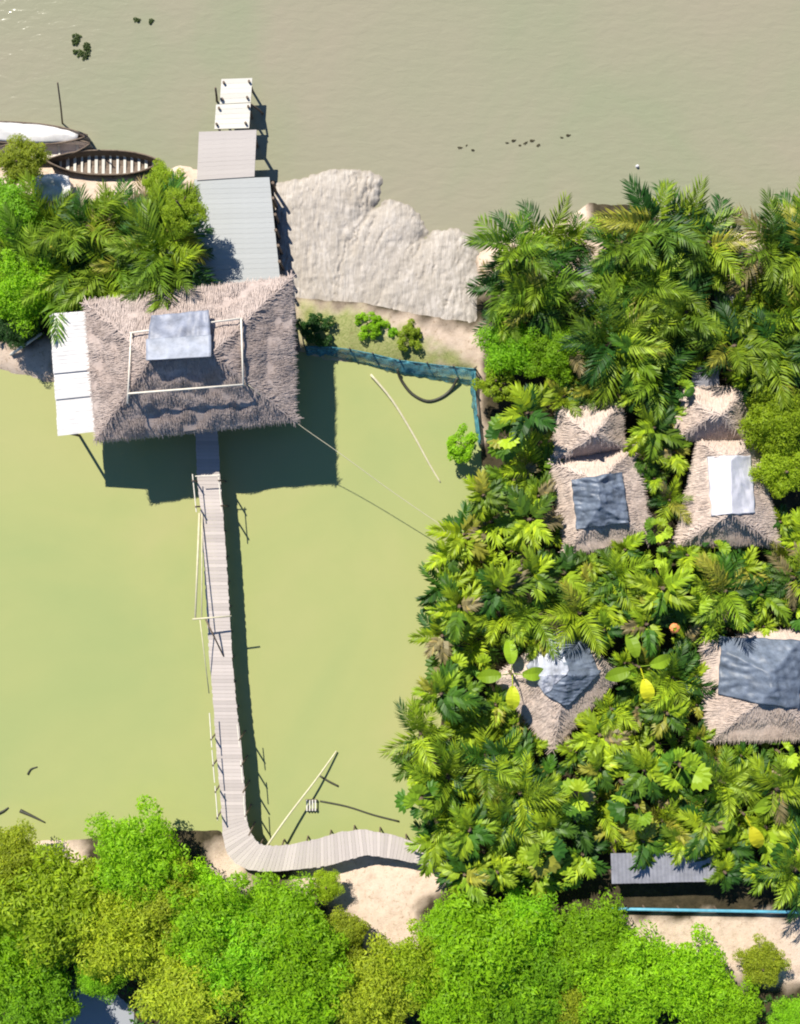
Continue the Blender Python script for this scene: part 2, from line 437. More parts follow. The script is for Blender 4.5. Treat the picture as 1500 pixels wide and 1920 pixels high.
def surf_z(root, x, y):
    h = ROOF[root.name].ray_cast(Vector((x, y, 30)), Vector((0, 0, -1)))[0]
    return h.z if h is not None else None
def thatch_roof(root, eave, ridge, mat, spacing=.34, wid=.10, lump=.10, thick=.28, dens=1.0, skip=()):
    loc = root.location
    allv = []; allf = []
    for k, (a, b, c, d) in enumerate(roof_planes(eave, ridge)):
        a, b, c, d = (q - loc for q in (a, b, c, d))
        mb = MB(); vs, fs = quadgrid(a, b, d, c, 14, 8, lump, k * 9.1); mb.add(vs, fs)
        allf += [tuple(i + len(allv) for i in f_) for f_ in fs]; allv += [p + loc for p in vs]
        dn = Vector((0, 0, -thick)); nn = 14       # eave edge and soffit
        lo = [p + dn for p in vs[:nn + 1]]
        mid = [(a.lerp(b, i / nn)).lerp(d.lerp(c, i / nn), .5) + dn * 1.2 for i in range(nn + 1)]
        mb.add(vs[:nn + 1] + lo + mid, [(i + 1, i, nn + 1 + i, nn + 2 + i) for i in range(nn)] + [(nn + 2 + i, nn + 1 + i, 2 * nn + 2 + i, 2 * nn + 3 + i) for i in range(nn)])
        sl = mb.build("roof_slope", mat, root, True)
        thatch_blades(a, b, c, d, spacing, wid, mat, sl, dens=dens, lump=lump, seed=k * 9.1, skip=skip, loc=loc)
    ROOF[root.name] = BVHTree.FromPolygons(allv, allf)
    # straw bundles along the hips and ridge
    A, B, C, D = (q - loc for q in eave); r0, r1 = (q - loc for q in ridge)
    lines = [(A, r0), (B, r1), (C, r1), (D, r0)]
    if (r1 - r0).length > .3: lines.append((r0, r1))
    for p, q in lines:
        n = 10; pts = [p.lerp(q, i / n) + Vector((rnd(-.04, .04), rnd(-.04, .04), .02 + rnd(-.02, .04))) for i in range(n + 1)]
        mb = MB(); dr = (q - p).normalized(); sd = dr.cross(Vector((0, 0, 1))).normalized()
        for i in range(int((q - p).length * 34)):
            o_ = p.lerp(q, random.random())
            if any(in_poly(o_.x + loc.x, o_.y + loc.y, k_) for k_ in skip): continue
            yaw = rnd(-1.1, 1.1); e = (-dr * math.cos(yaw) + sd * math.sin(yaw)); e.z -= abs(math.sin(yaw)) * .35
            w_ = sd * math.cos(yaw) * rnd(.02, .035) + Vector((dr.x, dr.y, 0)) * math.sin(yaw) * .03; ln = rnd(.25, .5); c0 = o_ + sd * rnd(-.08, .08) + Vector((0, 0, rnd(.05, .11)))
            mb.add([c0 - w_, c0 + w_, c0 + e * ln + w_ * .5, c0 + e * ln - w_ * .5], [(0, 1, 2, 3)])
        stuff(mb.build("hip_straw", mat, root))
def tarp(root, eave, ridge, quad, mat, name="tarp", lift=.13, wr=.06, freq=(1.0, 5.0), nu=46, nv=46, seed=0, hang=0.0):
    """cloth laid over the roof; quad is four ground-plan corners in order"""
    loc = root.location; a, b, c, d = quad; vs = []; fs = []
    for j in range(nv + 1):
        for i in range(nu + 1):
            u, w = i / nu, j / nv
            p = a.lerp(b, u).lerp(d.lerp(c, u), w)
            ed = min(u, 1 - u, w, 1 - w)
            x = p.x + (.08 * noise.noise(Vector((p.x * 1.7, p.y * 1.7, seed))) if ed < .02 else 0)
            y = p.y + (.08 * noise.noise(Vector((p.y * 1.7, p.x * 1.7, seed + 4))) if ed < .02 else 0)
            f = wr * (abs(noise.noise(Vector((x * freq[0] + seed, y * freq[1], seed)))) * 1.6 + .7 * noise.noise(Vector((x * 2.6, y * 2.2, seed + 9))) + .45 * abs(noise.noise(Vector((x * 5.5 + y * 2, y * 4.5 - x, seed + 3)))))
            z = surf_z(root, x, y)
            z = (roof_z(eave, ridge, x, y) if z is None else z) + lift + f
            vs.append(Vector((x, y, z)) - loc)
    for j in range(nv):
        for i in range(nu):
            k = j * (nu + 1) + i; fs.append((k, k + 1, k + nu + 2, k + nu + 1))
    mb = MB(); mb.add(vs, fs); o = mb.build(name, mat, root, True)
    sm = o.modifiers.new("thickness", 'SOLIDIFY'); sm.thickness = .012; sm.offset = 0
    return o
def corrugated(p00, p10, p11, p01, n=14, amp=.02):
    """sheet spanned by four corners with ribs across the u direction"""
    mb = MB(); vs = []; fs = []
    for i in range(n * 2 + 1):
        u = i / (n * 2); dz = Vector((0, 0, amp if i % 2 else -amp))
        vs += [p00.lerp(p10, u) + dz, p01.lerp(p11, u) + dz]
    for i in range(n * 2): fs.append((2 * i, 2 * i + 2, 2 * i + 3, 2 * i + 1))
    mb.add(vs, fs); return mb

random.seed(5)
# the big hall over the pond
ZE, ZR = 4.2, 6.8
eave = [W(160, 566, ZE), W(546, 520, ZE), W(553, 787, ZE), W(180, 826, ZE)]
ridge = [W(282, 672, ZR), W(396, 664, ZR)]
cen = (eave[0] + eave[1] + eave[2] + eave[3]) / 4
hall = thing("thatched_hall", "large brown thatched hall on stilts where boardwalk and grey jetty meet", "hall", (cen.x, cen.y, 0))
thatch_roof(hall, eave, ridge, M['thatch'], .19, .045, .26, .32)
HE, HR = eave, ridge
def plan(px, py, z): q = W(px, py, z); return Vector((q.x, q.y, 0))
# raised vent cap on the ridge: a tarp-covered sheet propped up along its south edge
q0 = Vector((cen.x, cen.y, 0))
def cap_sheet(name, a, b, c, d, mat, n=22, wr=.05, seed=1):
    vs = []; fs = []
    for j_ in range(n + 1):
        for i_ in range(n + 1):
            u, w = i_ / n, j_ / n; p = a.lerp(b, u).lerp(d.lerp(c, u), w)
            vs.append(p - q0 + Vector((0, 0, wr * (1.4 * abs(noise.noise(Vector((p.x * 2.2, p.y * .7, seed)))) + noise.noise(p * 1.6)))))
    for j_ in range(n):
        for i_ in range(n):
            k = j_ * (n + 1) + i_; fs.append((k, k + 1, k + n + 2, k + n + 1))
    mb = MB(); mb.add(vs, fs); o = mb.build(name, M[mat], hall, True); o.modifiers.new("thickness", 'SOLIDIFY').thickness = .02
cap_sheet("ridge_tarp", W(284, 592, 6.0), W(392, 582, 6.0), W(396, 642, 6.75), W(276, 648, 6.75), 'tarp_ridge', wr=.12)
cap_sheet("ridge_sheet", W(274, 636, 6.72), W(396, 628, 6.72), W(396, 669, 7.2), W(274, 676, 7.2), 'cap_sheet', wr=.04, seed=5)
for px_, py_ in ((276, 672), (316, 670), (356, 668), (394, 664)):
    p = W(px_, py_, 7.15) - q0; mb = MB(); mb.tube([(p.x, p.y, 6.4), (p.x, p.y, 7.15)], .05, 6); mb.build("prop", M['wood'], hall)
# floor, posts and rails below the roof
zf = 1.35
fl = [W(p, q, zf) for p, q in ((215, 590), (540, 560), (548, 770), (225, 800))]
n = 34
for i in range(n):
    u0, u1 = i / n + .0007, (i + 1) / n - .0007
    mb = MB(); pts = [fl[0].lerp(fl[1], u0), fl[3].lerp(fl[2], u0), fl[3].lerp(fl[2], u1), fl[0].lerp(fl[1], u1)]
    mb.prism([(p.x - cen.x, p.y - cen.y) for p in pts], zf - .06, zf + rnd(-.006, .006)); mb.build("floor_board", M['plank'], hall)
for u in (.02, .34, .66, .98):
    for w in (.03, .5, .97):
        p = fl[0].lerp(fl[1], u).lerp(fl[3].lerp(fl[2], u), w)
        top = roof_z(eave, ridge, p.x, p.y) - .3
        mb = MB(); mb.tube([(p.x - cen.x, p.y - cen.y, -1.5), (p.x - cen.x, p.y - cen.y, min(top, ZE + .9))], .11, 8); mb.build("post", M['wood'], hall)
for a, b in ((0, 1), (1, 2), (3, 0)):
    for hh in (.5, 1.0):
        mb = MB(); q = Vector((cen.x, cen.y, 0)); mb.tube([fl[a] - q + Vector((0, 0, hh)), fl[b] - q + Vector((0, 0, hh))], .04); mb.build("rail", M['bamboo'], hall)
# white lean-to at its west end
lz0, lz1 = 3.35, 3.85
a0, a1 = W(93, 588, lz0), W(109, 815, lz0)
b0, b1 = W(160, 583, lz1), W(186, 806, lz1)
cuts = [0, .30, .485, .575, .70, .86, 1.0]
for i in range(len(cuts) - 1):
    u0, u1 = cuts[i], cuts[i + 1]
    q = Vector((cen.x, cen.y, 0)); dz = Vector((0, 0, .09 * (i % 2)))
    mb = corrugated(*(p - q + dz for p in (a0.lerp(a1, u0), a0.lerp(a1, u1 + .012), b0.lerp(b1, u1 + .012), b0.lerp(b1, u0))), n=max(4, int((u1 - u0) * 34)), amp=.007)
    o = mb.build("roof_sheet", M['white_metal'], hall); o.modifiers.new("thickness", 'SOLIDIFY').thickness = .006
for u in (.03, .5, .97):
    p = a0.lerp(a1, u); mb = MB(); mb.tube([(p.x + .15 - cen.x, p.y - cen.y, -1.3), (p.x + .15 - cen.x, p.y - cen.y, lz0 - .06)], .08, 7); mb.build("post", M['wood'], hall)
# bleached frame lying on the roof
fz = 6.12
fr = [W(246, 624, fz), W(452, 597, fz), W(456, 721, fz), W(240, 738, fz), W(239, 757, fz)]
frame = thing("bamboo_rack", "thin white rectangular bamboo rack lying on the hall's thatched roof", "rack", fr[3])
for a, b in ((fr[0] + (fr[0] - fr[1]) * .01, fr[1]), (fr[1], fr[2]), (fr[2], fr[3]), (fr[0], fr[4])):
    mb = MB(); mid = a.lerp(b, .5) + Vector((0, 0, -.03)); mb.tube([a - fr[3], mid - fr[3], b - fr[3]], .05, 7); mb.build("pole", M['bamboo_white'], frame, True)
for i, p in enumerate(fr[:4]):
    z = roof_z(HE, HR, p.x, p.y)
    mb = MB(); mb.tube([(p.x - fr[3].x, p.y - fr[3].y, z - .1 - fr[3].z), (p.x - fr[3].x, p.y - fr[3].y, .02)], .04, 6); mb.build("strut", M['bamboo_white'], frame)

# small huts among the palms
def small_hut(label, epx, rpx, ze, zr, mat, tarps=(), apex_knot=False, dens=1.0):
    e = [W(*p, ze) for p in epx]; r = [W(*p, zr) for p in rpx]
    c = (e[0] + e[1] + e[2] + e[3]) / 4
    root = thing("thatched_hut", label, "hut", (c.x, c.y, .5), 0, "thatched huts among the palms")
    thatch_roof(root, e, r, mat, .20, .05, .16, .24, dens, [[tuple(plan(px, py, (ze + zr) / 2))[:2] for px, py in tq] for tq, _, _ in tarps])
    q = root.location
    for p in e:
        s = p.lerp(Vector((c.x, c.y, ze)), .16)
        mb = MB(); mb.tube([(s.x - q.x, s.y - q.y, -.7), (s.x - q.x, s.y - q.y, ze - q.z + .1)], .08, 7); mb.build("post", M['wood'], root)
    ins = [p.lerp(Vector((c.x, c.y, ze)), .12) - q for p in e]
    mb = MB(); mb.prism([(p.x, p.y) for p in ins][::-1], .35, .45); mb.build("floor", M['plank'], root)
    for i in range(4):
        a, b = ins[i], ins[(i + 1) % 4]
        if i == 2: continue
        mb = MB(); d = (b - a); nn = Vector((-d.y, d.x, 0)).normalized() * .03
        mb.add([(a.x, a.y, .45), (b.x, b.y, .45), (b.x, b.y, 1.3), (a.x, a.y, 1.3), (a.x + nn.x, a.y + nn.y, .45), (b.x + nn.x, b.y + nn.y, .45), (b.x + nn.x, b.y + nn.y, 1.3), (a.x + nn.x, a.y + nn.y, 1.3)],
               [(0, 1, 2, 3), (7, 6, 5, 4), (3, 2, 6, 7), (0, 3, 7, 4), (1, 5, 6, 2)]); mb.build("wall", M['bamboo'], root)
    for tq, tm, kw in tarps:
        tarp(root, e, r, [plan(px, py, (ze + zr) / 2) for px, py in tq], M[tm], **kw)
    if apex_knot:
        p = r[0] - q; mb = MB(); mb.tube([p + Vector((0, 0, -.15)), p + Vector((.03, -.02, .22)), p + Vector((.05, -.06, .34))], .16, 8, .09); mb.build("apex_knot", M['thatch'], root, True)
    return root
small_hut("small pale thatched hut with a pointed roof and dark notch, no tarp", [(1046, 770), (1165, 752), (1172, 838), (1040, 862)], [(1112, 816), (1114, 814)], 2.7, 4.3, M['thatch_new'], apex_knot=True)
small_hut("thatched hut with wrinkled dark blue tarp, just below the pointed hut", [(1190, 838), (1222, 1012), (1062, 1040), (1032, 864)], [(1120, 905), (1124, 948)], 2.5, 4.0, M['thatch_new'],
          [([(1070, 900), (1168, 884), (1178, 980), (1082, 992)], 'tarp_blue', dict(wr=.20, freq=(.6, 2.6), seed=3))])
small_hut("mostly hidden pale thatched hut above the white-ridged hut", [(1280, 728), (1402, 726), (1400, 822), (1262, 826)], [(1335, 778), (1352, 778)], 2.5, 3.9, M['thatch_new'])
small_hut("pale thatched hut with a white sheet along its ridge", [(1418, 826), (1462, 1022), (1268, 1022), (1312, 828)], [(1368, 862), (1370, 962)], 2.6, 4.3, M['thatch_new'],
          [([(1328, 856), (1410, 854), (1416, 962), (1330, 966)], 'tarp_white', dict(wr=.05, freq=(.5, .8), seed=5, lift=.12))])
small_hut("thatched hut with creased silver and blue tarp, near the pond", [(930, 1272), (1050, 1180), (1166, 1262), (1034, 1410)], [(1062, 1262), (1066, 1266)], 2.5, 4.1, M['thatch_new'],
          [([(988, 1250), (1046, 1186), (1064, 1252), (1020, 1302)], 'tarp_silver', dict(wr=.16, freq=(3.5, .9), seed=7)),
           ([(1046, 1184), (1106, 1205), (1124, 1262), (1062, 1326), (1046, 1184)][:4], 'tarp_blue', dict(wr=.10, seed=8, lift=.12)),
           ([(1020, 1300), (1064, 1252), (1128, 1258), (1062, 1326)], 'tarp_blue', dict(wr=.07, seed=9, lift=.145))])
small_hut("thatched hut under a broad dark blue tarp at the right picture edge", [(1520, 1180), (1530, 1385), (1330, 1390), (1318, 1200)], [(1440, 1262), (1446, 1296)], 2.6, 4.2, M['thatch_new'],
          [([(1354, 1196), (1512, 1202), (1500, 1330), (1350, 1304)], 'tarp_blue', dict(wr=.12, freq=(.9, 2.0), seed=11))])

def tin_shed(label, quad, z0, z1, mat, n, group=None):
    """low lean-to of metal sheets on four posts; quad a,b high side, c,d low side"""
    a, b, c, d = W(*quad[0], z1), W(*quad[1], z1), W(*quad[2], z0), W(*quad[3], z0)
    q = Vector(((a.x + c.x) / 2, (a.y + c.y) / 2, .4)); root = thing("tin_shed", label, "shed", q, 0, group)
    for i in range(n):
        dz = Vector((0, 0, .03 * (i % 2)))
        mb = corrugated(*(p - q + dz for p in (a.lerp(b, i / n), a.lerp(b, (i + 1.04) / n), d.lerp(c, (i + 1.04) / n), d.lerp(c, i / n))), n=7, amp=.008)
        o = mb.build("roof_sheet", mat, root); o.modifiers.new("thickness", 'SOLIDIFY').thickness = .006
    for p in (a, b, c, d):
        s = p.lerp((a + c) / 2, .1); mb = MB(); mb.tube([(s.x - q.x, s.y - q.y, -.6), (s.x - q.x, s.y - q.y, s.z - q.z - .08)], .06, 6); mb.build("post", M['wood'], root)
    return root
tin_shed("small grey metal roof above the mostly hidden thatched hut", [(1298, 690), (1345, 684), (1348, 728), (1296, 736)], 2.2, 2.5, M['grey_metal'], 2)
tin_shed("tiny blue-grey metal roof between palms near the top right", [(1340, 530), (1378, 528), (1380, 580), (1342, 584)], 2.0, 2.3, M['grey_metal'], 2)
tin_shed("tiny grey metal roof among palms behind the mud bank", [(1082, 500), (1116, 496), (1118, 572), (1086, 575)], 1.9, 2.2, M['grey_metal'], 2)
tin_shed("long grey metal shed roof above the blue rail", [(1145, 1600), (1345, 1598), (1348, 1652), (1147, 1657)], 2.5, 2.8, M['grey_metal'], 4)

# ------------------------------------------------------------------ boardwalk
ZB = 1.5
Lp = [(366, 800), (369, 890), (376, 960), (383, 1060), (388, 1155), (392, 1230), (398, 1300), (405, 1400), (410, 1460), (415, 1520), (417, 1565), (424, 1598), (441, 1620), (466, 1632), (500, 1634), (540, 1632), (600, 1626), (645, 1615), (686, 1603), (735, 1610), (786, 1620), (830, 1634)]
Rp = [(408, 800), (412, 890), (418, 960), (425, 1060), (431, 1155), (435, 1230), (441, 1300), (452, 1400), (457, 1460), (461, 1520), (464, 1545), (472, 1565), (482, 1578), (493, 1585), (515, 1586), (550, 1583), (600, 1572), (640, 1560), (680, 1555), (742, 1567), (798, 1588), (845, 1600)]
Lw = [W(p, q, ZB) for p, q in Lp]; Rw = [W(p, q, ZB) for p, q in Rp]
def resample(pts, ts):
    """points of a polyline at fractional segment parameters"""
    out = []
    for t_ in ts:
        i = min(int(t_), len(pts) - 2); out.append(pts[i].lerp(pts[i + 1], t_ - i))
    return out
mids = [(a + b) / 2 for a, b in zip(Lw, Rw)]
cum = [0]
for i in range(len(mids) - 1): cum.append(cum[-1] + (mids[i + 1] - mids[i]).length)
total = cum[-1]
def param(sdist_):
    for i in range(len(cum) - 1):
        if sdist_ <= cum[i + 1]: return i + (sdist_ - cum[i]) / (cum[i + 1] - cum[i])
    return len(cum) - 1.0
bw_loc = mids[10].copy(); bw_loc.z = 0
walk = thing("boardwalk", "long bent plank boardwalk on posts crossing the green pond", "boardwalk", bw_loc)
NP = int(total / .2)
for i in range(NP):
    s0, s1 = total * i / NP + .004, total * (i + 1) / NP - .004
    l0, l1 = resample(Lw, [param(s0), param(s1)]); r0, r1 = resample(Rw, [param(s0), param(s1)])
    jl, jr = rnd(-.025, .025), rnd(-.025, .025)
    dl = (l0 - r0).normalized()
    pts = [l0 + dl * jl, l1 + dl * jl, r1 - dl * jr, r0 - dl * jr]
    z = ZB + rnd(-.008, .008)
    q = (l0 + l1 + r0 + r1) / 4; ang = math.atan2(dl.y, dl.x)
    mb = MB(); ro = Matrix.Rotation(-ang, 2)
    loc2 = [ro @ (Vector((p.x - q.x, p.y - q.y))) for p in pts]
    mb.prism([(p.x, p.y) for p in loc2][::-1] if (pts[1] - pts[0]).cross(pts[3] - pts[0]).z < 0 else [(p.x, p.y) for p in loc2], -.05, 0)
    o = mb.build("plank", M['plank'], walk); o.location = (q.x - bw_loc.x, q.y - bw_loc.y, z); o.rotation_euler.z = ang
for side, line in (("l", Lw), ("r", Rw)):      # edge beams under the boards
    ins = 1 if side == "l" else -1
    pts = []
    for k in range(len(line)):
        c_ = mids[k] - line[k]; pts.append(line[k] + c_ * .16 - bw_loc + Vector((0, 0, -.13)))
    mb = MB(); mb.tube(pts, .07, 6); mb.build("beam", M['wood'], walk)
k = 0; s_ = 3.0
while s_ < total - .4:
    tt = param(s_)
    l, r = resample(Lw, [tt])[0], resample(Rw, [tt])[0]
    for p, o_ in ((l, r), (r, l)):
        py = 960 - p.y * S; rail = (885 < py < 975) or (1325 < py < 1545 and p.x < -8.3)
        out = (p - o_).normalized() * (.07 if rail else -.16)
        top = (ZB + .92 + rnd(-.04, .08)) if rail else ZB - .06
        b = p + out - bw_loc
        mb = MB(); mb.tube([(b.x, b.y, -1.5), (b.x + rnd(-.03, .03), b.y + rnd(-.03, .03), top)], .055, 7, .045); mb.build("post", M['wood'], walk)
    s_ += 1.42
def rails(line, other, py0, py1, hs=(.85,)):
    idx = [(a, b) for a, b in zip(line, other)]
    pts = []
    ks = np.linspace(0, len(line) - 1, 400)
    for kk in ks:
        p = resample(line, [kk])[0]; o_ = resample(other, [kk])[0]
        y = 960 - p.y / ((H - ZB) / H) * S
        if py0 <= y <= py1 and kk < 11: pts.append(p + (p - o_).normalized() * .07)
    if len(pts) < 2: return
    pts = [pts[0], pts[len(pts) // 2], pts[-1]] if len(pts) > 2 else pts
    for h in hs:
        mb = MB(); mb.tube([p - bw_loc + Vector((0, 0, h + rnd(-.02, .02))) for p in pts], .032, 6); mb.build("rail", M['bamboo_white'], walk)
for y0, y1 in ((888, 964), (1330, 1396), (1398, 1462), (1464, 1530)):
    rails(Lw, Rw, y0, y1); rails(Rw, Lw, y0 + 20 if y0 > 1300 else y0, y1)
mb = MB(); a, b = W(366, 893, ZB + .9) - bw_loc, W(412, 891, ZB + .9) - bw_loc
mb.tube([a, b], .03); mb.build("rail", M['bamboo_white'], walk)

# leaning bamboo lift frame beside the walk
base = W(374, 962, ZB)
lift = thing("bamboo_lift_frame", "yellow bamboo poles leaning in a T over the boardwalk's left edge", "pole frame", base)
def pole(root, p, q, r, mat, name="pole", sag=0.0):
    m = p.lerp(q, .5) + Vector((0, 0, -sag)); l = root.location
    mb = MB(); mb.tube([p - l, m - l, q - l], r, 7, r * .8); return mb.build(name, mat, root, True)
pole(lift, W(374, 962, ZB), W(366, 1160, 2.7), .065, M['bamboo'])
pole(lift, W(379, 962, ZB), W(378, 1160, 2.65), .04, M['bamboo'])
pole(lift, W(361, 1161, 2.75), W(434, 1155, 2.6), .05, M['bamboo'])
pole(lift, W(386, 1162, 2.65), W(419, 1230, ZB + .03), .05, M['wood'])
pole(lift, W(375, 1162, 2.7), W(392, 1300, ZB), .03, M['bamboo'])

# ------------------------------------------------------------------ jetty on the river
def deck(root, quad, z, n, mat, along, name="plank", thick=.07, gap=.006):
    """n boards filling a quad; along=True: boards run from side 0-3 to side 1-2"""
    a, b, c, d = [W(*p, z) for p in quad]; l = root.location
    for i in range(n):
        t0, t1 = (i + gap * n / 2) / n, (i + 1 - gap * n / 2) / n
        pts = [a.lerp(d, t0), b.lerp(c, t0), b.lerp(c, t1), a.lerp(d, t1)] if along else [a.lerp(b, t0), a.lerp(b, t1), d.lerp(c, t1), d.lerp(c, t0)]
        q = (pts[0] + pts[1] + pts[2] + pts[3]) / 4
        e = (pts[1] - pts[0]) if along else (pts[3] - pts[0]); ang = math.atan2(e.y, e.x); ro = Matrix.Rotation(-ang, 2)
        lp = [ro @ Vector((p.x - q.x, p.y - q.y)) for p in pts]
        ar = sum(lp[k].x * lp[(k + 1) % 4].y - lp[(k + 1) % 4].x * lp[k].y for k in range(4))
        mb = MB(); mb.prism([(p.x, p.y) for p in (lp if ar > 0 else lp[::-1])], -thick, 0)
        o = mb.build(name, mat, root); o.location = (q.x - l.x, q.y - l.y, z - l.z + rnd(-.004, .004)); o.rotation_euler.z = ang
def posts(root, pts, z, r=.09, up=.0):
    for p in pts:
        q = W(*p, z) - root.location
        mb = MB(); mb.tube([(q.x, q.y, -1.6 - root.location.z), (q.x + rnd(-.04, .04), q.y, q.z - .08 + up)], r, 7); mb.build("post", M['wood'], root)
jet = thing("jetty", "wide grey plank jetty leading up from the thatched hall", "jetty", W(445, 430, 0))
deck(jet, [(364, 336), (505, 332), (527, 540), (360, 545)], 2.0, 22, M['plank_grey'], True, gap=.0009)
posts(jet, [(372, 345), (500, 342), (510, 430), (518, 520), (368, 430), (440, 345)], 2.0)
for k in range(7):
    b = W(508 + 3.1 * k, 338 + 30 * k, 2.4); l = jet.location
    mb = MB(); mb.tube([(b.x - l.x, b.y - l.y, -1.4), (b.x - l.x + rnd(-.06, .06), b.y - l.y, 2.08 + rnd(-.1, .12))], .09, 6); mb.build("rail_post", M['wood'], jet)
jm = thing("jetty_platform", "pale plank platform between grey jetty and white landing boards", "platform", W(425, 290, 0))
deck(jm, [(373, 247), (481, 243), (477, 331), (369, 338)], 2.05, 11, M['plank_pink'], True, gap=.0012)
posts(jm, [(380, 252), (474, 250), (472, 325), (376, 330)], 2.05)
for q, z, lab, mt in (([(405, 196), (470, 193), (467, 240), (402, 242)], 1.6, "white landing boards nearer the jetty, lower of the two", 5),
                  ([(415, 148), (473, 146), (470, 192), (412, 195)], 1.35, "white landing boards at the river end, outermost of the two", 5)):
    r_ = thing("landing_step", lab, "landing", W((q[0][0] + q[2][0]) / 2, (q[0][1] + q[2][1]) / 2, 0), 0, "white landing boards")
    deck(r_, q, z, mt, M['plank_white'], True, gap=.006)
    posts(r_, [(q[0][0] + 5, q[0][1] + 8), (q[1][0] - 5, q[1][1] + 8), (q[2][0] - 5, q[2][1] - 8), (q[3][0] + 5, q[3][1] - 8)], z, .07, .25)
def mooring(label, p, q, z0, z1, r=.06, mat='wood', name="mooring_post"):
    a, b = W(*p, z0), W(*q, z1); mb = MB(); mb.tube([Vector((0, 0, 0)), (b - a) * .5 + Vector((.02, 0, 0)), b - a], r, 7, r * .8)
    o = mb.build(name, M[mat], None, True); o.location = a; return tag(o, label, "post")
mooring("dark leaning post left of the white landing boards", (407, 198), (404, 165), -.8, 2.2, .07)
mooring("slanting dark pole in the water right of the landing boards", (497, 216), (470, 195), -.3, 1.6, .07)
mooring("tall thin stake in the river above the white covered boat", (118, 240), (108, 155), -.5, 4.2, .05)

# ------------------------------------------------------------------ left river bank works
def cloth(name, label, quad, z, mat, wr=.12, seed=0, cat="tarp"):
    a, b, c, d = [W(*p, z) for p in quad]; q = (a + b + c + d) / 4; n = 24; vs = []; fs = []
    for j in range(n + 1):
        for i in range(n + 1):
            u, w = i / n, j / n; p = a.lerp(b, u).lerp(d.lerp(c, u), w)
            e = Vector((.16 * noise.noise(p * 1.1 + Vector((seed, 0, 0))), .16 * noise.noise(p * 1.1 + Vector((0, seed, 5))), wr * (noise.fractal(p * 1.2 + Vector((seed, seed, 0)), 1, 2, 3) + .6 * math.sin(math.pi * w))))
            vs.append(p + e - q)
    for j in range(n):
        for i in range(n):
            k = j * (n + 1) + i; fs.append((k, k + 1, k + n + 2, k + n + 1))
    mb = MB(); mb.add(vs, fs); o = mb.build(name, M[mat], None, True); o.location = q
    o.modifiers.new("thickness", 'SOLIDIFY').thickness = .02
    return tag(o, label, cat)
def boat(label, p, q, wid, zg, floor_mat, ribs, cover=None):
    a, b = W(*p, 0), W(*q, 0); L = (b - a).length; c = (a + b) / 2; ang = math.atan2(b.y - a.y, b.x - a.x)
    root = thing("wooden_boat", label, "boat", (c.x, c.y, 0), ang, "long wooden boats moored at the left bank")
    n = 20; w = wid / S / 2; prof = []
    for i in range(n + 1):
        u = i / n * 2 - 1; prof.append((u * L / 2, w * (1 - abs(u) ** 2.6) + .02, zg + .28 * abs(u) ** 3))
    vs = []; fs = []
    for x, h, z in prof: vs += [(x, -h, z), (x, -h * .72, .12), (x, 0, .02), (x, h * .72, .12), (x, h, z)]
    for i in range(n):
        for k in range(4):
            m = i * 5 + k; fs.append((m, m + 1, m + 6, m + 5))
    mb = MB(); mb.add(vs, fs); o = mb.build("hull", M[floor_mat], root); o.modifiers.new("thickness", 'SOLIDIFY').thickness = .04
    for sg in (-1, 1):
        mb = MB(); mb.tube([(x, sg * h, z + .01) for x, h, z in prof], .05, 6); mb.build("gunwale", M['wood'], root, True)
    for i in range(ribs):
        u = (i + .5) / ribs * 1.76 - .88; h = w * (1 - abs(u) ** 2.6)
        mb = MB(); sw = rnd(.05, .09) if cover is None else .05
        mb.add([(u * L / 2 - sw, -h * .98, zg - .06), (u * L / 2 + sw, -h * .98, zg - .06), (u * L / 2 + sw, -h * .7, .17), (u * L / 2 - sw, -h * .7, .17), (u * L / 2 - sw, h * .7, .17), (u * L / 2 + sw, h * .7, .17), (u * L / 2 + sw, h * .98, zg - .06), (u * L / 2 - sw, h * .98, zg - .06)],
               [(0, 1, 2, 3), (3, 2, 5, 4), (4, 5, 6, 7)])
        o = mb.build("rib", M['plank_white'], root); o.modifiers.new("thickness", 'SOLIDIFY').thickness = .03
    if cover:
        vs = []; fs = []; m = 28
        for i in range(m + 1):
            u = (i / m * 1.7 - .85); h = w * (1 - abs(u) ** 2.6) * .93
            for k in range(9):
                t_ = k / 4 - 1; x = u * L / 2; y = h * t_
                vs.append((x + .06 * noise.noise(Vector((x, y * 3, 2))), y, zg + .04 + .12 * (1 - t_ * t_) + .10 * noise.fractal(Vector((x * 1.4, y * 1.9, 7)), 1, 2, 3)))
        for i in range(m):
            for k in range(8):
                a_ = i * 9 + k; fs.append((a_, a_ + 1, a_ + 10, a_ + 9))
        mb = MB(); mb.add(vs, fs); o = mb.build("cover_sheet", M[cover], root, True); o.modifiers.new("thickness", 'SOLIDIFY').thickness = .015
boat("long boat under a crumpled white cover at the far left river edge", (-90, 248), (172, 264), 38, .55, 'concrete', 8, 'white_metal')
boat("pale open boat between the white covered boat and the ribbed boat", (-20, 296), (176, 278), 36, .5, 'concrete', 5)
boat("open boat with a row of pale ribs, nearest the palms", (96, 310), (308, 312), 44, .55, 'wood', 14)
cloth("torn_sheet", "torn whitish sheet on the bank between boats and palms", [(50, 328), (128, 330), (140, 370), (66, 378)], 1.0, 'white_metal', .20, 21, "sheet")
mooring("pale fallen branch on the dark bank left of the hall", (20, 665), (78, 625), .5, 1.3, .09, 'plank_white', "fallen_branch")

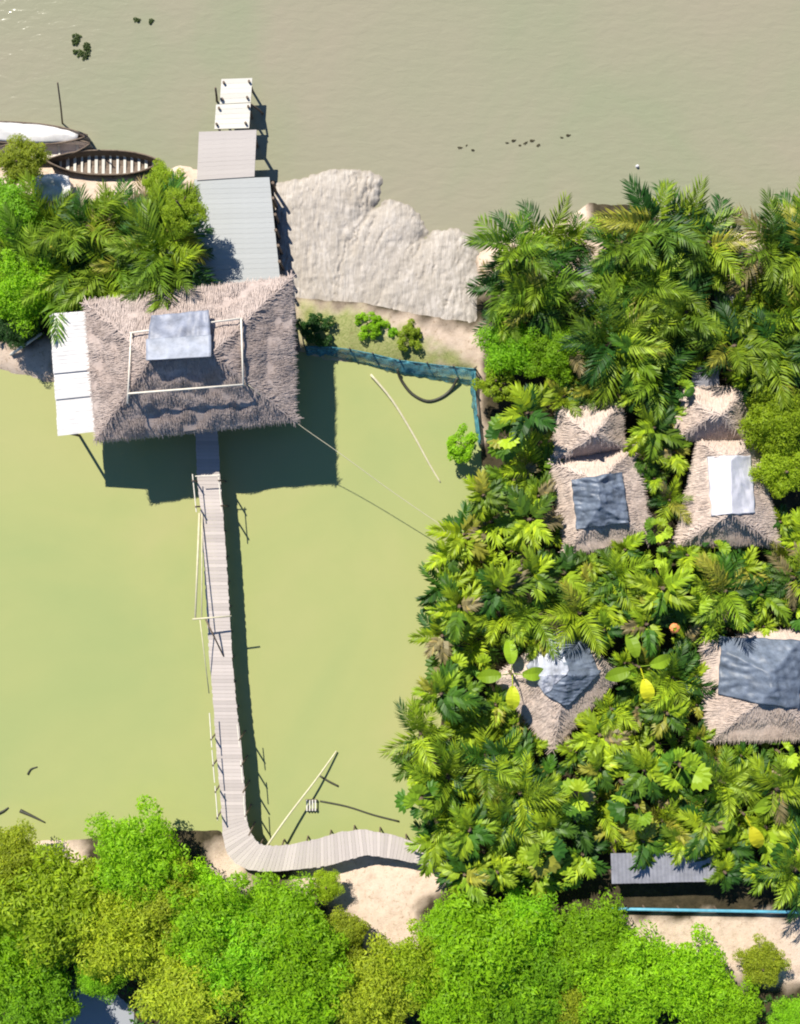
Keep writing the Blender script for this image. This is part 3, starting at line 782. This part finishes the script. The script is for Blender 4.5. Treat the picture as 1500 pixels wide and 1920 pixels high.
# ------------------------------------------------------------------ pond things
def line_obj(name, label, pts, r, mat, cat, n=7, r1=None, sub=4):
    P_ = [Vector(p) for p in pts]; out = []
    for i in range(len(P_) - 1):
        p0, p1, p2, p3 = P_[max(i - 1, 0)], P_[i], P_[i + 1], P_[min(i + 2, len(P_) - 1)]
        for k in range(sub):
            t_ = k / sub
            out.append(.5 * ((2 * p1) + (-p0 + p2) * t_ + (2 * p0 - 5 * p1 + 4 * p2 - p3) * t_ * t_ + (-p0 + 3 * p1 - 3 * p2 + p3) * t_ ** 3))
    out.append(P_[-1]); c = out[0].copy()
    mb = MB(); mb.tube([p - c for p in out], r, n, r1); o = mb.build(name, M[mat], None, True); o.location = c
    return tag(o, label, cat)
line_obj("hose_loop", "black hose hanging in a half loop below the teal net", [W(745, 692, .5), W(752, 712, .12), W(772, 738, .05), W(800, 752, .04), W(826, 746, .04), W(846, 730, .10), W(858, 708, .4)], .085, 'hose', "hose", 8)
line_obj("bamboo_pole", "long bamboo pole lying in the pond below the teal net", [W(695, 702, .16), W(735, 750, .12), W(775, 815, .07), W(805, 870, .02), W(826, 905, -.03)], .075, 'bamboo', "pole", 7, .05)
line_obj("guy_rope", "thin pale rope from the hall's roof corner to the palms", [W(458, 716, 5.9), W(552, 790, 4.15), W(640, 852, 3.4), W(740, 925, 2.7), W(850, 1000, 2.3)], .019, 'rope', "rope", 5)
line_obj("bamboo_pole", "bamboo pole slanting from the lower boardwalk into the pond", [W(499, 1588, 1.35), W(540, 1530, 1.0), W(590, 1465, .6), W(631, 1408, .15)], .06, 'bamboo', "pole", 7, .045)
line_obj("sunken_pole", "dark half-sunken pole between little crate and palms", [W(600, 1502, .04), W(650, 1512, .03), W(700, 1528, .03), W(748, 1540, .05)], .05, 'hose', "pole", 6)
line_obj("sunken_branch", "short dark branch in the water above the little crate", [W(600, 1455, .02), W(618, 1466, .05), W(634, 1474, .02)], .06, 'hose', "branch", 6)
line_obj("sunken_branch", "dark sunken branch in the pond's lower left corner", [W(38, 1520, .03), W(60, 1530, .05), W(84, 1542, .04)], .12, 'hose', "branch", 6, .04)
line_obj("sunken_branch", "small dark branch by the left picture edge, low in the pond", [W(-20, 1532, .03), W(4, 1522, .05), W(16, 1514, .02)], .09, 'hose', "branch", 6, .04)
line_obj("sunken_branch", "small bent twig alone in the pond's left half", [W(52, 1452, .03), W(58, 1442, .04), W(70, 1438, .02)], .06, 'hose', "twig", 6, .03)
cr = thing("small_crate", "small pale slatted crate floating beside the slanting bamboo pole", "crate", W(584, 1508, .05))
for k in range(4):
    mb = MB(); mb.box((-.24 + k * .16, 0, .22), .075, .62, .04); mb.build("slat", M['plank_white'], cr)
for y in (-.27, .27):
    mb = MB(); mb.box((0, y, .1), .66, .05, .17); mb.build("side_board", M['wood'], cr)

# teal net fence
def net_run(root, pts, w0, w1, n=60, seed=0):
    """draped net between a top cord and its trailing foot; pts px polyline"""
    l = root.location; vs = []; fs = []; m = 6
    line = [W(p, q, .75) for p, q in pts]
    for i in range(n + 1):
        t_ = i / n * (len(line) - 1) * .9999; p = resample(line, [t_])[0]; k = int(t_)
        d = (line[k + 1] - line[k]).normalized(); nn = Vector((d.y, -d.x, 0))
        w = w0 + (w1 - w0) * i / n + .12 * noise.noise(Vector((i * .35, seed, 0)))
        for j in range(m + 1):
            u = j / m
            q = p + nn * (w * u) + Vector((0, 0, -.7 * u ** 1.4 + .10 * noise.noise(Vector((i * .55, j * .9, seed))) + (.05 * math.sin(i * .9) * (1 - u)))) + nn * .06 * noise.noise(Vector((i * .8, j * .5, seed + 3)))
            vs.append(q - l)
    for i in range(n):
        for j in range(m):
            a = i * (m + 1) + j; fs.append((a, a + 1, a + m + 2, a + m + 1))
    mb = MB(); mb.add(vs, fs); o = mb.build("net", M['net'], root, True); o.modifiers.new("thickness", 'SOLIDIFY').thickness = .01
    mb = MB(); mb.tube([p - l + Vector((0, 0, .03)) for p in line], .03, 6); mb.build("top_cord", M['net'], root)
    for i in range(0, len(line)):
        p = line[i]; mb = MB(); mb.tube([(p.x - l.x, p.y - l.y + .05, -.6 - l.z), (p.x - l.x + rnd(-.05, .05), p.y - l.y + .05, 1.0 - l.z)], .045, 6); mb.build("stake", M['wood'], root)
nf = thing("net_fence", "teal net fence drooping along the pond edge below the mud bank", "net fence", W(740, 680, 0))
net_run(nf, [(572, 650), (610, 650), (655, 655), (700, 664), (750, 676), (800, 682), (850, 688), (890, 692)], .35, .85, 70, 1)
net_run(nf, [(892, 690), (890, 730), (895, 780), (902, 835)], .22, .12, 30, 4)

# blue rail, path side
br = thing("blue_rail", "long blue pipe rail beside the earth path at lower right", "rail", W(1300, 1710, .5))
for h, r_ in ((1.25, .09), (.75, .05)):
    pts = [W(x, 1704 + (x - 1140) * .018, h) for x in (1140, 1230, 1320, 1420, 1560)]
    mb = MB(); mb.tube([p - br.location for p in pts], r_, 8); mb.build("rail", M['blue_paint'], br, True)
for x in (1146, 1210, 1275, 1345, 1420, 1490):
    p = W(x, 1704 + (x - 1140) * .018, 1.25) - br.location
    mb = MB(); mb.tube([(p.x, p.y, -.5), (p.x, p.y, p.z)], .06, 7); mb.build("post", M['wood'], br)

# ------------------------------------------------------------------ plants
def frond_mesh(seed, L, n, wid, llen, phi0, phi1, feather):
    random.seed(seed); mb = MB()
    K = 12; pts = [Vector((0, 0, 0))]; 
    for k in range(K):
        ph = R(phi0 + (phi1 - phi0) * ((k + .5) / K) ** 1.1); pts.append(pts[-1] + Vector((math.cos(ph), 0, math.sin(ph))) * L / K)
    mb.tube(pts[::2], .035, 4, .010)
    for i in range(n):
        t_ = .16 + .84 * (i + .5) / n
        f = t_ * K; k = min(int(f), K - 1); p = pts[k].lerp(pts[k + 1], f - k); tg = (pts[k + 1] - pts[k]).normalized()
        up = Vector((-tg.z, 0, tg.x)) if tg.x >= 0 else Vector((tg.z, 0, -tg.x))
        for s in (-1, 1):
            al = R(70 - 42 * t_ + rnd(-7, 7)); be = R(24 + rnd(-14, 14))
            sd = (Vector((0, s, 0)) * math.cos(be) + up * math.sin(be)).normalized()
            d = tg * math.cos(al) + sd * math.sin(al)
            ll = llen * (math.sin(math.pi * (.18 + .74 * t_)) ** .8) * rnd(.85, 1.12) + .12
            wv = tg * wid * .5 * rnd(.8, 1.15)
            m = p + d * ll * .5; e = p + d * ll + Vector((0, 0, -ll * rnd(.18, .42)))
            fe = feather
            mb.add([p - wv * .35, p + wv * .35, m + wv, m - wv, e + tg * .02], [(0, 1, 2, 3), (3, 2, 4)])
    return mb.mesh("frond", M['leaf'])
def fan_mesh(seed, rad, nseg):
    random.seed(seed); mb = MB(); pet = .7
    mb.tube([(0, 0, 0), (pet * .5, 0, .25), (pet, 0, .38)], .03, 4, .02)
    c = Vector((pet, 0, .38)); vs = [c]; fs = []
    for i in range(2 * nseg + 1):
        a = R(-82 + 164 * i / (2 * nseg)); rr = rad * (1.0 if i % 2 else .80) * rnd(.93, 1.05) * (.82 + .18 * math.cos(a))
        vs.append(c + Vector((math.cos(a) * rr, math.sin(a) * rr, (.05 if i % 2 else -.03) - .22 * rr * rr / rad + .16 * abs(math.sin(a)))))
        m = c + (vs[-1] - c) * .55 + Vector((0, 0, .10)); vs.append(m)
    for i in range(2 * nseg):
        o0, m0, o1, m1 = 1 + 2 * i, 2 + 2 * i, 3 + 2 * i, 4 + 2 * i
        fs += [(0, m0, m1), (m0, o0, o1, m1)]
    mb.add(vs, fs); return mb.mesh("fan_leaf", M['leaf'])
def paddle_mesh(seed, L, w):
    random.seed(seed); mb = MB(); n = 8; vs = []; fs = []
    mb.tube([(0, 0, 0), (.3, 0, .3), (.55, 0, .45)], .03, 4, .02)
    for i in range(n + 1):
        u = i / n; x = .5 + L * u; z = .45 + .25 * math.sin(u * 2.4) - .45 * u * u
        ww = w * math.sin(math.pi * min(.98, .06 + .92 * u)) ** .7
        vs += [Vector((x, -ww / 2, z - .04 + rnd(-.02, .02))), Vector((x, 0, z - .10)), Vector((x, ww / 2, z - .04 + rnd(-.02, .02)))]
    for i in range(n):
        a = 3 * i; fs += [(a, a + 3, a + 4, a + 1), (a + 1, a + 4, a + 5, a + 2)]
    mb.add(vs, fs); return mb.mesh("paddle_leaf", M['leaf'])
FR_UP = [frond_mesh(10 + i, 3.2 + .3 * (i % 2), 21, .15, 1.0, 40, -25, 0) for i in range(3)]
FR_OUT = [frond_mesh(20 + i, 2.7 + .3 * (i % 2), 19, .16, .95, 30, -45, 0) for i in range(3)]
FR_BROAD = [frond_mesh(30 + i, 2.0 + .35 * (i % 2), 10, .34, .85, 30, -40, 0) for i in range(3)]
FAN = [fan_mesh(40 + i, .85 + .14 * i, 7) for i in range(3)]
PAD = [paddle_mesh(50 + i, 1.35, .75) for i in range(2)]
sm = MB(); sm.tube([(0, 0, -.3), (0, 0, .5), (.03, 0, 1.0)], .22, 8, .14); STEM = sm.mesh("stem", M['bark'], True)

def hsv_mix(a, b, k): return tuple(a[i] + (b[i] - a[i]) * k for i in range(3))
DARK = (.020, .075, .010); MID = (.085, .20, .012); LIME = (.33, .43, .018); OLIVE = (.20, .21, .04); YEL = (.48, .44, .03)
def palm(px, py, kind, tone, sz, rng, tall=0.0):
    zc = {'nipa': 1.5, 'fan': 2.0, 'broad': 1.8}[kind] * sz + tall
    c = W(px, py, zc + .6); root = obj({'nipa': "nipa_palm", 'fan': "fan_palm", 'broad': "nipa_palm"}[kind], None); root.location = (c.x, c.y, .5)
    root.rotation_euler.z = rng.uniform(0, 6.28); root.scale = (sz, sz, sz)
    st = obj("stem", STEM, root); st.scale = (1, 1, zc / sz + .05)
    n = {'nipa': 11, 'fan': 9, 'broad': 9}[kind]; y_low = py > 740
    for i in range(n):
        inner = i % 3 == 0
        if kind == 'nipa': me = rng.choice(FR_UP if inner else FR_OUT); pit = rng.uniform(-42, -18) if inner else rng.uniform(-22, 16)
        elif kind == 'broad': me = rng.choice(FR_BROAD); pit = rng.uniform(-45, -20) if inner else rng.uniform(-25, 14)
        else: me = rng.choice(FAN); pit = rng.uniform(-55, -25) if inner else rng.uniform(-22, 22)
        o = obj("fan_leaf" if kind == 'fan' else "frond", me, root)
        o.rotation_euler = (rng.uniform(-.35, .35), R(pit), i * 2.39996 + rng.uniform(-.3, .3))
        o.location = (0, 0, zc / sz * rng.uniform(.75, 1.0) if kind != 'fan' else zc / sz * rng.uniform(.55, 1.25))
        s = rng.uniform(.8, 1.12); o.scale = (s, s, s)
        cc = hsv_mix(tone, LIME, rng.uniform(.3, 1.0) if y_low else rng.uniform(.15, .7)) if (inner or rng.random() < .3) else hsv_mix(tone, DARK, rng.uniform(.2, .95))
        q = rng.random()
        if q < .05: cc = hsv_mix(OLIVE, YEL, .35)
        if q > .965: cc = (.24, .19, .09)
        o.color = (*cc, 1)
    root["px"] = (float(px), float(py))
    return root

rng = random.Random(77)
PALM_AREA = [(960, 455), (1000, 418), (1085, 432), (1110, 470), (1160, 438), (1240, 418), (1330, 436), (1395, 480), (1452, 422), (1560, 415), (1560, 1680), (1440, 1660), (1352, 1655), (1330, 1600), (1250, 1582), (1150, 1590), (1120, 1650), (980, 1660), (835, 1655), (808, 1570), (780, 1480), (772, 1400), (828, 1290), (828, 1210), (825, 1110), (822, 1040), (875, 960), (930, 880), (950, 800), (955, 720), (930, 640), (945, 540)]
HOLES = [[(1030, 755), (1180, 740), (1190, 870), (1030, 870)], [(1030, 850), (1195, 835), (1225, 1020), (1060, 1030)], [(1285, 720), (1405, 720), (1405, 830), (1285, 830)], [(1300, 820), (1425, 820), (1465, 1020), (1268, 1020)],
         [(915, 1272), (1050, 1165), (1178, 1258), (1110, 1340), (1036, 1425), (960, 1350)], [(1318, 1195), (1560, 1180), (1560, 1385), (1330, 1390)], [(1290, 680), (1352, 680), (1352, 740), (1290, 740)], [(1335, 525), (1380, 525), (1380, 585), (1335, 585)], [(1080, 495), (1118, 495), (1118, 575), (1080, 575)],
         [(1400, 725), (1560, 725), (1560, 960), (1430, 960)], [(905, 600), (1060, 610), (1080, 740), (905, 740)], [(1150, 1620), (1330, 1620), (1330, 1665), (1150, 1665)], [(1105, 370), (1135, 370), (1120, 470), (1095, 470)]]
def hole_dist(x, y):
    P_ = np.array([[x, y]], float); return min(sdist(P_, np.array(h, float))[0] for h in HOLES)
palms = []; spots = []
tries = 0
while tries < 9000:
    tries += 1
    x, y = rng.uniform(780, 1560), rng.uniform(405, 1660)
    if not in_poly(x, y, PALM_AREA): continue
    if hole_dist(x, y) < 3: continue
    md = 52 if y < 720 else 46
    if any((x - a) ** 2 + (y - b) ** 2 < md * md for a, b in spots): continue
    spots.append((x, y))
for x, y in spots:
    up = y < 720 + 80 * rng.uniform(-1, 1)
    hd = hole_dist(x, y)
    if up:
        k = 'nipa'; tone = hsv_mix(DARK, MID, rng.uniform(.1, .9)); sz = rng.uniform(.85, 1.05)
    else:
        q = rng.random(); k = 'broad' if q < .55 else ('fan' if q < .70 else 'nipa')
        tone = hsv_mix(MID, LIME, rng.uniform(0, .75)) if rng.random() < .65 else hsv_mix(DARK, MID, rng.uniform(.3, 1)); sz = rng.uniform(.62, .9)
    tall = rng.uniform(0, 2.6)
    if hd < 34: sz *= .62; tall = rng.uniform(.9, 1.7)
    palms.append(palm(x, y, k, tone, sz, rng, tall))
LEFT_PALMS = [(100, 430), (165, 425), (230, 420), (288, 425), (312, 432), (305, 478), (150, 500), (215, 492), (275, 500), (115, 535), (190, 540), (318, 512), (60, 500), (262, 535)]
for x, y in LEFT_PALMS:
    palms.append(palm(x, y, 'nipa', hsv_mix(DARK, MID, rng.uniform(.2, .8)), 1.1 if x > 300 else rng.uniform(.9, 1.1), rng, 1.3 if x > 290 else 0.0))

# ---- broadleaf trees and shrubs
def crown_mesh(seed, nclump, per, leaf):
    rg = np.random.default_rng(seed); V = []; F = []
    cs = []
    for i in range(nclump):
        th = rg.uniform(0, 2 * np.pi); zz = rg.uniform(-.25, 1) ; rr = np.sqrt(max(0, 1 - zz * zz)); q = rg.uniform(.45, .80) * (1 + .42 * np.sin(2 * th + seed) * np.cos(3 * th - seed)) if i % 4 else rg.uniform(.2, .5)
        cs.append((np.array([np.cos(th) * rr * q, np.sin(th) * rr * q, zz * q * .8]), rg.uniform(.11, .27) if nclump > 100 else rg.uniform(.15, .30)))
    for c, cr_ in cs:
        d = rg.normal(size=(per, 3)); d[:, 2] += .35; d /= np.linalg.norm(d, axis=1)[:, None]
        pos = c + d * cr_ * rg.uniform(.55, 1.1, (per, 1)) ** .7
        nrm = d + rg.normal(size=(per, 3)) * .55; nrm[:, 2] += .75; nrm /= np.linalg.norm(nrm, axis=1)[:, None]
        a = np.cross(nrm, rg.normal(size=(per, 3))); a /= np.linalg.norm(a, axis=1)[:, None]; b = np.cross(nrm, a)
        l = leaf * rg.uniform(.55, 1.6, (per, 1)); w = l * rg.uniform(.28, .45, (per, 1))
        base = len(V) * 4
        quad = np.stack([pos - a * l * .5, pos + b * w * .5 - a * l * .05, pos + a * l * .5 - nrm * l * .12, pos - b * w * .5 - a * l * .05], 1)
        V.append(quad)
    V = np.concatenate(V).reshape(-1, 3); F = np.arange(len(V)).reshape(-1, 4)
    return np_mesh("crown", V, F, M['tree_leaf'], False)
CROWN = [crown_mesh(100 + i, 150, 125, .066) for i in range(4)]
CROWN_S = [crown_mesh(200 + i, 26, 90, .16) for i in range(3)]
def trunk_mesh(seed):
    random.seed(seed); mb = MB()
    mb.tube([(0, 0, -1), (.03, .02, -.6), (-.02, .04, -.1), (.02, 0, .3)], .075, 8, .04)
    for i in range(6):
        a = i * 1.05 + rnd(-.3, .3); z = rnd(-.55, -.1)
        mb.tube([(0, 0, z), (math.cos(a) * .3, math.sin(a) * .3, z + .28), (math.cos(a) * .45, math.sin(a) * .45, z + rnd(.25, .35))], .035, 5, .012)
    return mb.mesh("trunk", M['bark'], True)
TRUNK = [trunk_mesh(300 + i) for i in range(2)]
BRIGHT = (.27, .48, .012); GREEN_ = (.22, .43, .014); YOLIVE = (.38, .45, .03); MOSS = (.34, .46, .02); DEEP = (.035, .10, .015)
trees = []
def tree(px, py, rpx, tone, zc, name="mangrove_tree", small=False, label=None, cat="tree", group=None):
    rad = rpx / S * (H - zc) / H
    c = W(px, py, zc); root = obj(name, None); root.location = (c.x, c.y, .4)
    cro = obj("crown", rng.choice(CROWN_S if small else CROWN), root); cro.location = (0, 0, zc - .4 - rad * .25); cro.scale = (rad * rng.uniform(.95, 1.1), rad * rng.uniform(.95, 1.1), rad * rng.uniform(.6, .85)); cro.rotation_euler.z = rng.uniform(0, 6.28)
    k = rng.uniform(.9, 1.1); cro.color = (tone[0] * k, tone[1] * k, tone[2], 1)
    tr = obj("trunk", rng.choice(TRUNK), root); hz = zc - .4 - rad * .25; tr.location = (0, 0, hz); tr.scale = (rad, rad, max(hz + .3, .3)); tr.rotation_euler.z = rng.uniform(0, 6.28)
    if label: tag(root, label, cat, group)
    root["px"] = (float(px), float(py)); trees.append(root); return root
TG = "mangrove trees along the lower bank"
for a in [
    (245, 1622, 88, BRIGHT, 3.6, "bright green round tree on the pond's lower edge, left of the boardwalk bend"),
    (15, 1612, 62, YOLIVE, 3.0, "olive tree cut by the left picture edge at the pond's corner"),
    (110, 1705, 112, MOSS, 3.5, "yellow-green tree below the bare bank in the lower left"),
    (30, 1790, 95, BRIGHT, 3.2, "green tree at the left edge, below the yellow-green tree"),
    (225, 1745, 92, YOLIVE, 3.6, "olive tree directly below the bright green round tree"),
    (300, 1690, 70, YOLIVE, 3.3, "small olive tree tucked under the round tree's right side"),
    (365, 1678, 62, BRIGHT, 2.8, "bright green tree just left of the boardwalk bend"),
    (385, 1745, 92, BRIGHT, 3.5, "bright green tree below the small one left of the boardwalk bend"),
    (522, 1724, 78, BRIGHT, 3.2, "bright green tree overlapping the boardwalk's bottom corner"),
    (566, 1790, 96, BRIGHT, 3.8, "large bright green tree left of the sandy patch"),
    (640, 1752, 54, YOLIVE, 2.9, "olive tree at the lower left of the sandy patch"),
    (612, 1662, 34, MOSS, 2.2, "small bush under the boardwalk where the sand begins"),
    (455, 1800, 88, GREEN_, 3.6, "mid green tree in the middle of the lower left grove"),
    (345, 1860, 95, YOLIVE, 3.6, "olive tree right of the grey ditch at the bottom"),
    (70, 1880, 80, GREEN_, 3.2, "dark green tree left of the grey ditch, bottom left corner"),
    (190, 1835, 52, GREEN_, 2.6, "small green tree right above the grey ditch"),
    (545, 1865, 110, BRIGHT, 3.8, "bright green tree on the bottom edge, left of centre"),
    (690, 1860, 85, YOLIVE, 3.4, "olive tree on the bottom edge below the sandy patch"),
    (778, 1828, 70, MOSS, 3.2, "yellow-green tree below the end of the sandy patch"),
    (842, 1752, 56, BRIGHT, 3.2, "bright green tree between the sandy patch and the fan palms"),
    (905, 1790, 112, BRIGHT, 3.8, "large bright green tree right of the sandy patch, below the palms"),
    (985, 1735, 62, GREEN_, 3.2, "green tree tucked under the lowest palms"),
    (860, 1885, 88, BRIGHT, 3.5, "bright green tree on the bottom edge, just right of centre"),
    (1000, 1850, 84, GREEN_, 3.5, "mid green tree beside the dark gap in the lower grove"),
    (1062, 1885, 58, YOLIVE, 3.0, "small olive tree in the dark gap, bottom edge"),
    (1120, 1775, 84, BRIGHT, 3.2, "bright green tree at the left end of the earth path"),
    (1180, 1860, 92, BRIGHT, 3.4, "bright green tree below the left end of the earth path"),
    (1285, 1850, 80, BRIGHT, 3.2, "bright green tree below the middle of the earth path"),
    (1350, 1905, 66, BRIGHT, 3.0, "green tree on the bottom edge left of the olive shrub"),
    (1428, 1815, 52, YOLIVE, 2.6, "lone olive shrub standing on the earth path at lower right"),
    (1490, 1915, 52, GREEN_, 2.6, "green tree cut off by the bottom right corner")]:
    tree(a[0], a[1], a[2] * (1.17 if a[2] > 55 else 1), a[3], a[4], label=a[5], group=TG)
LG = "leafy trees by the jetty"
for a in [
    (40, 545, 78, BRIGHT, 3.2, "bright leafy tree at the left edge, below the dark palms"),
    (35, 305, 52, YOLIVE, 2.8, "olive bush beside the moored boats, upper left edge"),
    (12, 385, 70, GREEN_, 3.2, "green tree at the left edge below the olive bush"),
    (300, 345, 44, MOSS, 3.4, "yellow-green bush next to the grey jetty's upper left corner"),
    (340, 388, 46, MOSS, 5.0, "small yellow-green bush against the grey jetty's left side"),
    (20, 610, 46, DEEP, 2.4, "dark bush on the bank left of the white lean-to")]:
    tree(a[0], a[1], a[2], a[3], a[4], "leafy_tree", label=a[5], group=LG)
RG = "leafy trees among the palms"
for a in [
    (955, 650, 62, GREEN_, 3.0, "bright leafy tree beside the mud bank, left one of the pair"),
    (1045, 660, 60, BRIGHT, 3.2, "bright leafy tree behind the mud bank, right one of the pair"),
    (930, 715, 42, MOSS, 2.4, "small leafy tree at the corner of the teal net"),
    (1465, 785, 75, MOSS, 3.8, "moss green tree at the right edge beside the half hidden hut"),
    (1470, 885, 66, MOSS, 3.6, "moss green tree at the right edge beside the white-ridged hut"),
    (868, 835, 36, BRIGHT, 1.4, "small bright shrub on the pond's right edge below the net")]:
    tree(a[0], a[1], a[2], a[3], a[4], "leafy_tree", small=a[2] < 45, label=a[5], group=RG)
SG = "shrubs on the mud bank"
tree(700, 610, 30, BRIGHT, .9, "shrub", True, "low green shrub on the mud, left of the pair above the net", "shrub", SG)
tree(770, 626, 27, (.25, .33, .02), .9, "shrub", True, "low lime green shrub on the mud, right of the pair above the net", "shrub", SG)
tree(588, 612, 34, DEEP, 1.2, "shrub", True, "dark shrub against the hall's right side by the net's end", "shrub", SG)
tree(735, 622, 14, GREEN_, .7, "shrub", True, "tiny shrub between the two green mud bank shrubs", "shrub", SG)

# low undergrowth covering the shaded soil
rg = np.random.default_rng(9); UG = []
for area, num in (([(-60, 1640), (400, 1650), (560, 1680), (680, 1720), (690, 1800), (860, 1740), (1130, 1740), (1240, 1830), (1560, 1860), (1560, 2000), (270, 2000), (240, 1850), (100, 1850), (80, 2000), (-60, 2000)], 16000),
                  ([(-60, 400), (350, 380), (355, 560), (100, 600), (90, 640), (-60, 640)], 6000)):
    xs = [p[0] for p in area]; ys = [p[1] for p in area]; k = 0
    while k < num:
        x, y = rg.uniform(min(xs), max(xs)), rg.uniform(min(ys), max(ys)); k += 1
        if in_poly(x, y, area): UG.append((x, y))
UG = np.array(UG); nU = len(UG); pos = np.column_stack([(UG[:, 0] - 750) / S, (960 - UG[:, 1]) / S, .55 + rg.uniform(0, .7, nU)])
nrm = rg.normal(size=(nU, 3)) * .6; nrm[:, 2] += 1; nrm /= np.linalg.norm(nrm, axis=1)[:, None]
a_ = np.cross(nrm, rg.normal(size=(nU, 3))); a_ /= np.linalg.norm(a_, axis=1)[:, None]; b_ = np.cross(nrm, a_); l_ = rg.uniform(.18, .42, (nU, 1)); w_ = l_ * .45
quad = np.stack([pos - a_ * l_ * .5, pos + b_ * w_ * .5, pos + a_ * l_ * .5, pos - b_ * w_ * .5], 1).reshape(-1, 3)
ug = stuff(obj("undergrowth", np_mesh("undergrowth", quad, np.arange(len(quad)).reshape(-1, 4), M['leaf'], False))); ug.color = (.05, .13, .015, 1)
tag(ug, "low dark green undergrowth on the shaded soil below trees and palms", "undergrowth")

# floating plants on the river
def floater(px, py, n, spread, label):
    c = W(px, py, .03); root = thing("floating_plant", label, "water plant", c, 0, "floating plants on the river")
    for i in range(n):
        o = obj("leaf", CROWN_S[i % 3], root); a = rng.uniform(0, 6.28); d = spread * math.sqrt(rng.random())
        o.location = (math.cos(a) * d, math.sin(a) * d * 1.3, .0); s = rng.uniform(.14, .26); o.scale = (s, s, s * .6); o.color = (.085, .13, .03, 1)
floater(152, 88, 11, .5, "clump of dark green floating plants near the top left")
floater(256, 38, 2, .12, "tiny floating plant scrap, left of two near the top edge")
floater(282, 42, 2, .12, "tiny floating plant scrap, right of two near the top edge")

def strand(px, py, n, label):
    c = W(px, py, .02); root = thing("weed_strand", label, "weed", c, 0, "weed drifting on the river")
    for i in range(n):
        o = obj("leaf", CROWN_S[i % 3], root); o.location = (i * .35 - n * .17, .16 * math.sin(i * 2.1), 0); q_ = rng.uniform(.05, .10); o.scale = (q_ * 1.8, q_, q_ * .3); o.rotation_euler.z = rng.uniform(-.5, .9); o.color = (.12, .10, .06, 1)
strand(880, 277, 3, "faint drifting weed strand, leftmost of three on the open river")
strand(985, 268, 6, "largest drifting weed strand, middle of three on the open river")
strand(1065, 258, 2, "tiny drifting weed scrap, rightmost of three on the open river")
mb = MB(); mb.tube([(0, 0, -.08), (0, 0, -.03), (0, 0, .05), (0, 0, .12)], .13, 10, .07); fl0 = mb.build("river_float", M['tarp_white'], None, True); fl0.location = W(1195, 312, .02)
tag(fl0, "small white float alone on the river above the right palms", "float")

# yellowing broad leaves and the orange blossom
def banana(px, py, z, ang, pitch, col, label):
    c = W(px, py, z); root = thing("broadleaf_plant", label, "plant", (c.x, c.y, .5), 0, "plants with one yellow broad leaf")
    st = obj("stem", STEM, root); st.scale = (.5, .5, z - .5)
    for k in range(4):
        o = obj("paddle_leaf", PAD[k % 2], root); o.location = (0, 0, z - .5 + (.15 if k == 0 else -.4)); o.rotation_euler = (.1, R(pitch if k == 0 else 10), ang + k * 1.6)
        o.color = (*(col if k == 0 else hsv_mix(MID, LIME, .5)), 1)
banana(1200, 1252, 4.2, R(-75), 5, (.52, .49, .02), "plant holding up a bright yellow leaf right of the creased tarp hut")
banana(1396, 1528, 4.2, R(-65), 5, (.54, .49, .02), "plant holding up a bright yellow leaf above the long shed")
banana(960, 1265, 3.9, R(-88), 5, (.40, .44, .02), "plant with a yellow-green leaf hanging over the creased tarp hut's left corner")
fc = W(1265, 1178, 3.9); fl_ = thing("blossom_cluster", "orange and pink blossom cluster among palms between the tarped huts", "blossom", (fc.x, fc.y, .5))
st = obj("stem", STEM, fl_); st.scale = (.3, .3, 3.2)
mb = MB()
for i in range(26):
    d = Vector((rnd(-1, 1), rnd(-1, 1), rnd(0, 1))).normalized(); p = d * .26 + Vector((0, 0, 3.4)); a = d.orthogonal().normalized() * .12; b = d.cross(a).normalized() * .1
    mb.add([p - a, p - b, p + a, p + b], [(0, 1, 2, 3)])
stuff(mb.build("petals", M['flower'], fl_))

# ---- say which palm is which: nearest landmark, side of it, rank by distance
LM = [(1108, 810, "the pointed hut"), (1125, 935, "the dark blue tarp hut"), (1340, 775, "the half hidden hut"), (1366, 925, "the white-ridged hut"),
      (1050, 1285, "the creased tarp hut"), (1425, 1290, "the right-edge tarp hut"), (1250, 1630, "the long grey shed"), (845, 500, "the mud bank"), (780, 1600, "the boardwalk's end"),
      (1100, 535, "the tiny grey metal roof"), (1360, 555, "the tiny blue-grey roof"), (445, 430, "the grey jetty"), (150, 330, "the ribbed boat"), (120, 690, "the white lean-to")]
ORD = ["nearest", "second nearest", "third nearest", "fourth nearest", "fifth nearest", "sixth nearest", "seventh nearest", "eighth nearest", "ninth nearest", "tenth nearest", "eleventh nearest", "twelfth nearest", "thirteenth nearest"]
DIRS = ["right of", "upper right of", "above", "upper left of", "left of", "lower left of", "below", "lower right of"]
sect = {}
for p in palms:
    x, y = p["px"]; d, lx, ly, nm = min((math.hypot(x - a, y - b), a, b, c) for a, b, c in LM)
    k = int(round(math.degrees(math.atan2(-(y - ly), x - lx)) / 45)) % 8
    kind = "fan palm" if p.name.startswith("fan") else "nipa palm"
    sect.setdefault((nm, k, kind), []).append((d, p))
for (nm, k, kind), lst in sect.items():
    lst.sort(key=lambda q: q[0])
    for i, (d, p) in enumerate(lst):
        tag(p, f"{kind} {DIRS[k]} {nm}, {ORD[min(i, 12)]} to it", "palm", "palms of the thicket" if p["px"][0] > 700 else "palms by the jetty")
for p in palms + trees: del p["px"]
print("palms", len(palms), "objects", len(bpy.data.objects))
